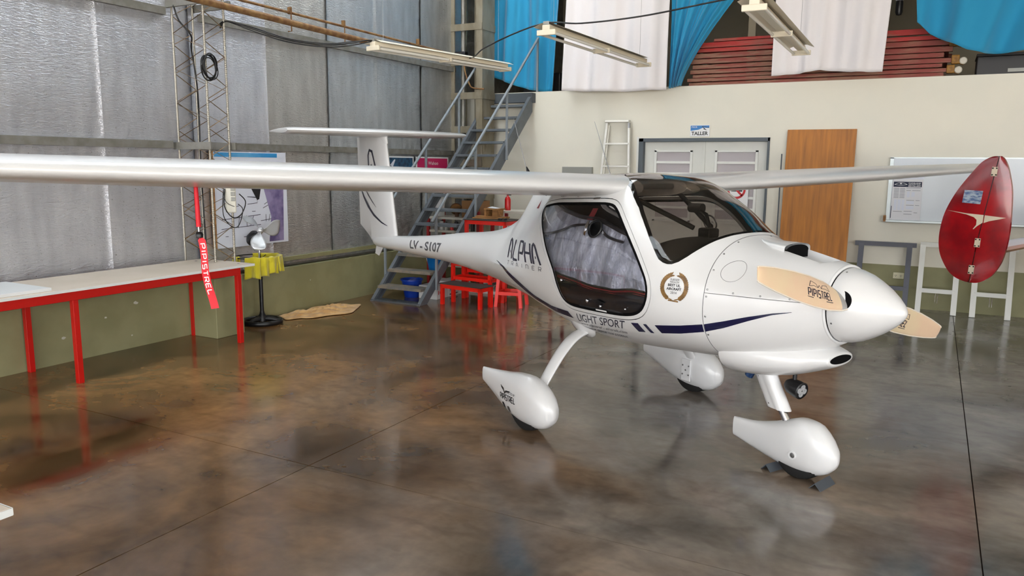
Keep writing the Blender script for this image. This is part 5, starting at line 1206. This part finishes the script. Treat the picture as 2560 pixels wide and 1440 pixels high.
# ---------------------------------------------------------------- on the back wall
dr = struct(thing('door_1', 'white double door with louvred window panes in a dark frame', None, (0, YB, 0)))
m = MB(); m.box(DX0, DX0 + .07, -.012, .1, 0, DZ); m.box(DX1 - .03, DX1, -.012, .1, 0, DZ); m.box(DX0, DX1, -.012, .1, DZ - .05, DZ)
m.build('door_frame', 'door_frame', dr, bevel=.004)
MB().box(DX0 - .03, DX0, -.006, .02, 0, DZ + .02).build('architrave', 'trestle_white', dr)
for (x0, x1, wx0, wx1) in ((DX0 + .07, -2.845, -3.55, -3.0), (-2.84, DX1 - .03, -2.69, -2.11)):
    m = MB(); y0, y1 = .075, .10
    m.box(x0, wx0, y0, y1, .01, DZ - .05); m.box(wx1, x1, y0, y1, .01, DZ - .05); m.box(wx0, wx1, y0, y1, 1.95, DZ - .05); m.box(wx0, wx1, y0, y1, .01, .95)
    lf = m.build('door_leaf', 'door_white', dr)
    m = MB(); m.box(wx0, wx0 + .035, .055, .11, .95, 1.95); m.box(wx1 - .035, wx1, .055, .11, .95, 1.95); m.box(wx0, wx1, .055, .11, 1.925, 1.95); m.box(wx0, wx1, .055, .11, .95, .975); m.build('window_frame', 'trestle_white', lf, bevel=.003)
    for k in range(6):
        z1 = 1.925 - .158 * k; MB().box(wx0 + .03, wx1 - .03, .085, .09, z1 - .125, z1).build('pane', 'pane_frost', lf)
        MB().box(wx0 + .03, wx1 - .03, .06, .1, z1 - .158, z1 - .125).build('glazing_bar', 'trestle_white', lf)
MB().box(-2.857, -2.825, .06, .078, .01, DZ - .05).build('meeting_strip', 'door_white', dr)
sg_ = thing('door_sign', 'blue and white TALLER sign above the double door', 'sign', (-2.895, YB - .004, 2.135))
MB().box(-.135, .135, -.008, 0, 0, .155).build('plate', 'label_white', sg_, bevel=.002)
MB().prism([(-.128, -.0085, .148), (.128, -.0085, .148), (.128, -.0085, .115), (.04, -.0085, .118), (-.02, -.0085, .092), (-.128, -.0085, .078)], (0, -.0008, 0)).build('print_band', 'sign_blue', sg_)
text_on(MB(), 'TALLER', plane_fn((-.115, -.0095, .018), (.23, 0, 0), (0, 0, .05)), True).build('print', 'lettering_black', sg_)
m = MB(); f_ = lambda a, b: (a, -.0098, b); stroke(m, [(.03, .138), (.05, .12), (.09, .085)], .008, f_, 3); stroke(m, [(.04, .14), (.125, .118)], .006, f_, 3); stroke(m, [(.05, .105), (.07, .095)], .008, f_, 2); m.build('print_plane', 'lettering_black', sg_)
text_on(MB(), 'nca', plane_fn((-.112, -.0098, .12), (.075, 0, 0), (0, 0, .018))).build('print', 'label_white', sg_)
ns = thing('no_smoking_sign', 'round red no smoking sign on the right door leaf', 'sign', (-2.37, YB + .05, 1.18))
MB().box(-.16, .16, -.004, 0, 0, .40).build('plate', 'label_white', ns)
m = MB(); f_ = lambda a, b: (a, -.005, b); m.add([f_(.125 * math.cos(t), .24 + .125 * math.sin(t)) for t in np.linspace(0, 2 * math.pi, 40, endpoint=False)] + [f_(.095 * math.cos(t), .24 + .095 * math.sin(t)) for t in np.linspace(0, 2 * math.pi, 40, endpoint=False)], [(i, (i + 1) % 40, 40 + (i + 1) % 40, 40 + i) for i in range(40)])
stroke(m, [(-.08, .32), (.08, .16)], .028, f_, 2); m.build('print_ring', 'sign_red', ns)
m = MB(); f2 = lambda a, b: (a, -.0046, b); stroke(m, [(-.07, .23), (.08, .23)], .03, f2, 2); m.build('print_cigarette', 'lettering_black', ns)
ww = thing('plywood_board', 'tall orange brown plywood sheet leaning beside the double door', 'board', (-1.32, 10.60, 0)); o_ = MB().box(-.415, .415, 0, .018, 0, 2.22).build('sheet', 'wood_panel', ww, bevel=.003); o_.rotation_euler = (-math.atan2(.18, 2.2), 0, 0)
tag(MB().box(-1.775, -1.762, 10.64, 10.66, 0, 1.9).build('steel_batten', 'stair_dark'), 'thin dark strip standing behind the plywood sheet edge', 'strip').rotation_euler = (-.0, 0, 0)
gb = thing('switch_box', 'grey metal box on the wall left of the stepladder', 'box', (-4.70, YB - .06, 1.45)); MB().box(-.24, .24, 0, .06, 0, .255).build('body', 'box_grey', gb, bevel=.005); MB().box(-.232, .232, -.004, 0, .008, .247).build('lid', 'box_grey', gb)
ld = thing('stepladder', 'folded aluminium stepladder leaning on the wall beside the door', 'ladder', (-4.06, 10.55, 0)); R_ = lambda x, z, dy=0: (x, .23 * z / 2.37 + dy - .02, z)
for s_ in (-1, 1):
    MB().bar(R_(s_ * .30, 0), R_(s_ * .165, 2.35), .03, .065, (0, 1, 0)).build('rail', 'alu_ladder', ld); MB().bar(R_(s_ * .28, 0, .03), R_(s_ * .15, 2.30, .03), .025, .03, (0, 1, 0)).build('rear_rail', 'alu_ladder', ld)
for k in range(7): z = .12 + .32 * k; w_ = .30 - .135 * z / 2.35; MB().box(-w_, w_, R_(0, z)[1] - .05, R_(0, z)[1] + .02, z - .012, z + .012).build('step', 'alu_ladder', ld)
MB().box(-.18, .18, .12, .22, 2.34, 2.37).build('top_cap', 'alu_ladder', ld, bevel=.004)
MB().box(.165, .185, .15, .2, 2.26, 2.33).build('hinge', 'steel', ld)
wbd = thing('whiteboard', 'long whiteboard with aluminium edge on the right of the wall', 'whiteboard', (.55, YB - .032, 1.09)); MB().box(-1.04, 1.04, 0, .03, 0, .77).build('panel', 'whiteboard', wbd)
for a in ((-1.05, -1.01, -.005, .03, 0, .77), (1.01, 1.05, -.005, .03, 0, .77), (-1.05, 1.05, -.005, .03, .76, .775)): MB().box(*a).build('trim', 'alu_trim', wbd)
MB().box(-1.08, 1.05, -.045, .03, -.02, .006).build('tray', 'alu_trim', wbd, bevel=.004); MB().box(-1.075, -1.045, -.05, .0, -.015, .06).build('tray_end', 'wood_raw', wbd)
for k, x in enumerate((-.2, .62)): MB().lathe([(.006, 0), (.006, .003)], 8, (x, 0, .52 - .1 * k), (0, -1, 0)).build('mark', 'lettering_grey', wbd)
sh = thing('price_list', 'printed sheet with navy heading pinned on the whiteboard corner', 'paper', (-.285, YB - .036, 1.10)); MB().box(-.165, .165, -.002, 0, 0, .50).build('sheet', 'paper', sh)
MB().box(-.155, .155, -.003, -.002, .405, .468).build('heading', 'ink_navy', sh)
m = MB(); f_ = lambda a, b: (a, -.0042, b); stroke(m, [(-.145, .432), (-.11, .452), (-.075, .458), (-.04, .452), (-.005, .434)], .004, f_, 3); stroke(m, [(-.145, .432), (-.075, .424), (-.005, .434)], .004, f_, 3); stroke(m, [(-.085, .438), (-.075, .45), (-.065, .438)], .01, f_, 2); m.build('heading_mark', 'label_white', sh)
text_on(MB(), 'CLEVELAND', plane_fn((.008, -.0042, .445), (.135, 0, 0), (0, 0, .013)), True).build('heading_text', 'label_white', sh); text_on(MB(), 'AIRCRAFT TOOL', plane_fn((.008, -.0042, .427), (.135, 0, 0), (0, 0, .012)), True).build('heading_text', 'label_white', sh); text_on(MB(), '800-346-6822', plane_fn((.008, -.0042, .41), (.135, 0, 0), (0, 0, .012)), True).build('heading_text', 'label_white', sh)
m = MB()
for k in range(9):
    for x0 in (-.145, -.08): m.box(x0, x0 + .055, -.0036, -.003, .27 + .0145 * k, .275 + .0145 * k)
for (x0, x1, z) in ((-.01, .145, .39), (-.01, .04, .36), (.055, .145, .36), (-.0, .085, .24), (.1, .145, .24), (-.0, .085, .18), (.1, .145, .18), (-.14, -.04, .1), (-.02, .07, .105), (-.02, .07, .07), (.09, .13, .09)): m.box(x0, x1, -.0036, -.003, z, z + .005)
tag(m.build('print_lines', 'ink_grey', sh), kind='stuff')
m = MB(); 
for (x0, x1, z0, z1) in ((-.135, -.105, .12, .25), (-.095, -.06, .12, .25), (-.05, -.02, .12, .25), (.0, .085, .195, .235), (.0, .085, .135, .175), (.05, .085, .29, .345), (.0, .03, .28, .35)): m.box(x0, x1, -.0034, -.003, z0, z1)
m.build('print_blocks', 'poster_light', sh)
MB().box(-.165, -.158, -.0034, -.003, .02, .17).build('print_margin', 'ink_navy', sh)
MB().box(-.16, .175, -.003, -.001, .5, .535).build('clip_strip', 'poster_light', sh)
ot = thing('wall_socket', 'cream double wall socket low on the olive band', 'socket', (-.30, YB - .004, .40)); MB().box(-.062, .062, -.012, 0, -.04, .04).build('plate', 'socket_cream', ot, bevel=.008)
for dx in (-.03, .03): 
    s_ = MB().lathe([(.02, 0), (.02, .003), (.001, .003)], 16, (dx, -.012, 0), (0, -1, 0)).build('outlet', 'socket_cream', ot)
    for a, b in ((-.008, .004), (.008, .004), (0, -.009)): MB().box(dx + a - .0018, dx + a + .0018, -.0165, -.0145, b - .005, b + .005).build('slot', 'black_gap', s_)
# trestles leaning on the wall
def trestle(label, m_, x0, x1, over, h, yf=10.52, yt=10.74, rail=None, catch=False):
    t = thing('trestle', label, 'trestle', ((x0 + x1) / 2, yf, 0), 0, 'trestles leaning on the back wall'); hx = (x1 - x0) / 2; dy = yt - yf; Q = lambda x, z: (x, dy * z / h, z)
    for s_ in (-1, 1): MB().bar(Q(s_ * hx, .0), Q(s_ * (hx - .0), h - .03), .06, .04, (0, 1, 0)).build('leg', m_, t)
    MB().bar(Q(-hx - over, h - .025), Q(hx + over, h - .025), .04, .055, (0, 0, 1)).build('top_bar', m_, t)
    MB().bar(Q(-hx, .27), Q(hx, .27), .035, .05, (0, 0, 1)).build('rung', m_, t)
    if catch: MB().tube([Q(-.012, .24), Q(-.012, .13), Q(.012, .13), Q(.012, .24)], .004, 6).build('catch', 'chrome', t)
trestle('dark grey trestle leaning on the wall behind the propeller', 'trestle_grey', -.745, -.20, .075, .82)
trestle('white trestle left of the red tail fin', 'trestle_white', -.055, .325, .03, .84, catch=True)
trestle('white trestle half hidden by the red tail fin', 'trestle_white', .52, .875, .06, .83, catch=True)

# ---------------------------------------------------------------- lamps overhead
def lamp(p, q, label):
    p, q = Vector(p), Vector(q); L_ = (q - p).length; d = (q - p).normalized(); t = thing('tube_lamp', label, 'lamp', p, math.atan2(d.y, d.x), 'fluorescent lamps hanging overhead')
    MB().box(0, L_, -.038, .038, .012, .055).build('channel', 'lamp_white', t, bevel=.004)
    MB().add([(0, -.125, .04), (L_, -.125, .04), (L_, -.05, .07), (0, -.05, .07), (0, .05, .07), (L_, .05, .07), (L_, .125, .04), (0, .125, .04)], [(0, 1, 2, 3), (3, 2, 5, 4), (4, 5, 6, 7)]).build('reflector', 'lamp_white', t)
    for k in range(2):
        a, b = L_ * k / 2 + .03, L_ * (k + 1) / 2 - .03
        for s_ in (-1, 1):
            MB().cyl((a, s_ * .072, -.016), (b, s_ * .072, -.016), .0135, 12).build('tube', 'lamp_tube', t, smooth=60)
    for x in (.012, L_ / 2, L_ - .012): MB().box(x - .014, x + .014, -.092, .092, -.034, .014).build('end_holder', 'lamp_white', t, bevel=.006)
    for x in (.15, L_ - .15): MB().tube([(x, 0, .05), (x, 0, ROOFZ - p.z)], .0015, 4).build('suspension_wire', 'steel', t)
    MB().box(.0, .10, -.03, .03, .055, .085).build('ballast', 'box_grey', t, bevel=.003)
lamp((-5.10, 6.48, 2.89), (-4.74, 8.62, 2.87), 'twin tube lamp nearest the foil wall')
lamp((-3.13, 6.42, 2.90), (-3.085, 8.94, 2.89), 'twin tube lamp in front of the first white banner')
lamp((-1.27, 6.08, 2.90), (-1.31, 8.67, 2.89), 'twin tube lamp over the propeller before the red stack')

# ---------------------------------------------------------------- mezzanine: banners, red frames, odds and ends
def banner(label, m_, top, bot, y, folds=5, amp=.05, seed=1, sag=0., zt=5.2):
    """top, bot: (x_left, x_right) at the rail and lists of (x, z) along the lower hem"""
    rnd = random.Random(seed); ph = rnd.random() * 6; bx = np.array([b[0] for b in bot]); bz = np.array([b[1] for b in bot]); ub = np.linspace(0, 1, len(bot))
    def fn(u, v):
        xt = top[0] + (top[1] - top[0]) * u; xb = float(np.interp(u, ub, bx)); zb = float(np.interp(u, ub, bz))
        x = xb + (xt - xb) * v ** (1 + sag); z = zb + (zt - zb) * v
        k = math.sin(2 * math.pi * folds * u + ph + .8 * v) + .5 * math.sin(2 * math.pi * folds * 2.3 * u + 2 * ph - v)
        return (x, y - .02 - amp * 2.3 * (.5 + .5 * math.copysign(abs(k / 1.5) ** .8, k)) * (.55 + .45 * (1 - v)) - .02 * math.sin(5 * u + 6 * v + ph), z)
    o_ = MB().grid(fn, 90, 50).build('banner', m_, smooth=70); so = o_.modifiers.new('t', 'SOLIDIFY'); so.thickness = .004
    tag(o_, label, 'banner', 'light blue and white cloth banners along the mezzanine edge')
YF = 10.74
banner('light blue banner hanging over the top of the stairs', 'blue_cloth', (-6.5, -5.06), [(-6.49, 3.16), (-6.25, 3.08), (-5.94, 2.97), (-5.64, 2.875), (-5.38, 2.835), (-5.22, 2.83)], 11.09, 3.2, .07, 2)
banner('white banner beside the blue one over the stairs', 'white_cloth', (-4.84, -3.36), [(-4.88, 2.80), (-4.4, 2.775), (-3.9, 2.76), (-3.35, 2.765)], YF - .02, 2.4, .06, 3)
banner('light blue banner gathered narrow toward its foot, left of the red frames', 'blue_cloth', (-3.36, -1.3), [(-3.335, 2.79), (-3.28, 2.80), (-3.22, 2.81), (-3.17, 2.82)], YF + .06, 4.2, .05, 5, sag=.33)
banner('white banner hanging in front of the red frames', 'white_cloth', (-1.95, -.55), [(-1.93, 2.87), (-1.6, 2.895), (-1.35, 2.925), (-1.0, 2.885), (-.66, 2.875)], YF - .10, 2.6, .05, 8)
banner('light blue banner at the right end, draped over the castors', 'blue_cloth', (-.52, 2.4), [(-.33, 3.42), (-.2, 3.3), (0.02, 3.17), (.2, 3.08), (.38, 3.03), (.6, 3.03), (.85, 3.05), (1.3, 3.2), (1.9, 3.4)], YF - .03, 2.2, .10, 11)
tag(MB().tube([(-6.5, YF - .04, 5.2), (XR, YF - .04, 5.2)], .02, 8).build('banner_rail', 'galv', smooth=60), 'long tube from which the banners hang', 'rail')
# stacked red scaffold frames
zc = 2.825; LAY = [(.05, 1), (.055, 1), (.05, 1), (.065, 1), (.065, 1), (.075, 1), (.075, 1), (.06, 0), (.085, 0)]
for k, (h, dull) in enumerate(LAY):
    r = random.Random(50 + k); x0 = -3.12 + r.uniform(-.04, .06); x1 = .02 + r.uniform(-.06, .05); tl = r.uniform(-.004, .006)
    t = thing('scaffold_section', 'stacked red scaffold frame, number %s from the bottom of the pile' % ('one', 'two', 'three', 'four', 'five', 'six', 'seven', 'eight', 'nine', 'ten')[k], 'scaffold', ((x0 + x1) / 2, 10.95, zc), 0, 'red scaffold frames stacked on the mezzanine'); hx = (x1 - x0) / 2
    m_ = 'scaffold_dull' if dull else 'scaffold_red'
    MB().bar((-hx, 0, h / 2 - tl), (hx, 0, h / 2 + tl), .05, h * .82).build('front_bar', m_, t, bevel=.004); MB().bar((-hx, .75, h / 2 - tl), (hx, .75, h / 2 + tl), .05, h * .86).build('rear_bar', m_, t)
    for x in (-hx + .06, -hx * .33, hx * .33, hx - .06): MB().box(x - .02, x + .02, .02, .74, .006, h * .8).build('cross_bar', m_, t)
    if k in (1, 3, 6, 8):
        c_ = MB().box(hx, hx + .085, -.045, .04, -.015, h + .025).build('castor_bracket', 'castor_yellow', t, bevel=.012)
        MB().prism([(hx + .05, -.03, .0), (hx + .13, -.02, -.03), (hx + .14, -.02, .02), (hx + .07, -.03, .05)], (0, .05, 0)).build('fork', 'castor_yellow', c_, bevel=.006)
        MB().lathe([(.012, -.014), (.034, -.014), (.042, -.006), (.042, .006), (.034, .014), (.012, .014)], 20, (hx + .125, -.03, .02), (0, 1, 0)).build('castor_wheel', 'castor_wheel', c_, smooth=40)
    zc += h
tp = thing('scaffold_plank', 'red painted angle bar lying on top of the scaffold pile', 'bar', (-2.0, 10.97, zc + .001)); MB().box(-.80, .70, 0, .05, 0, .04).build('bar', 'scaffold_red', tp, bevel=.003); MB().box(-.80, .70, -.03, 0, 0, .006).build('flange', 'scaffold_red', tp)
tr_ = thing('storage_chest', 'black storage chest on the mezzanine under the right blue banner', 'chest', (.75, 11.25, 2.811)); MB().box(-.42, .35, -.2, .3, 0, .24).build('body', 'pack_dark', tr_, bevel=.01); MB().box(-.43, .36, -.21, .31, .24, .27).build('lid', 'pack_dark', tr_, bevel=.006); MB().box(-.1, .08, -.212, -.2, .05, .09).build('label_plate', 'box_grey', tr_)
mp_ = thing('hanging_handset', 'black capsule shaped handset hanging between the white and right blue banners', 'handset', (-.555, 11.0, 3.58)); MB().lathe([(.001, 0), (.03, .008), (.042, .04), (.042, .15), (.035, .175), (.001, .18)], 20).build('body', 'black_plastic', mp_, smooth=50); MB().box(-.045, .045, -.02, .02, .178, .205).build('bracket', 'label_white', mp_); MB().cyl((0, 0, .2), (0, 0, ROOFZ - 3.58), .003, 6).build('cord', 'cable_black', mp_)
for x, lb in ((-5.02, 'brown timber post between the first blue and white banners'), (-2.35, 'grey post on the mezzanine behind the red frames')):
    tag(MB().box(x - .05, x + .05, 11.2, 11.3, 2.811, ROOFZ - .001).build('post', 'wood_dark' if x < -4 else 'beige_room', bevel=.004), lb, 'post')
tag(MB().box(-5.9, -5.25, 11.3, 11.8, 2.811, 3.15).build('dark_chest', 'pack_dark', bevel=.02), 'dark chest in the shade at the top of the stairs', 'chest')
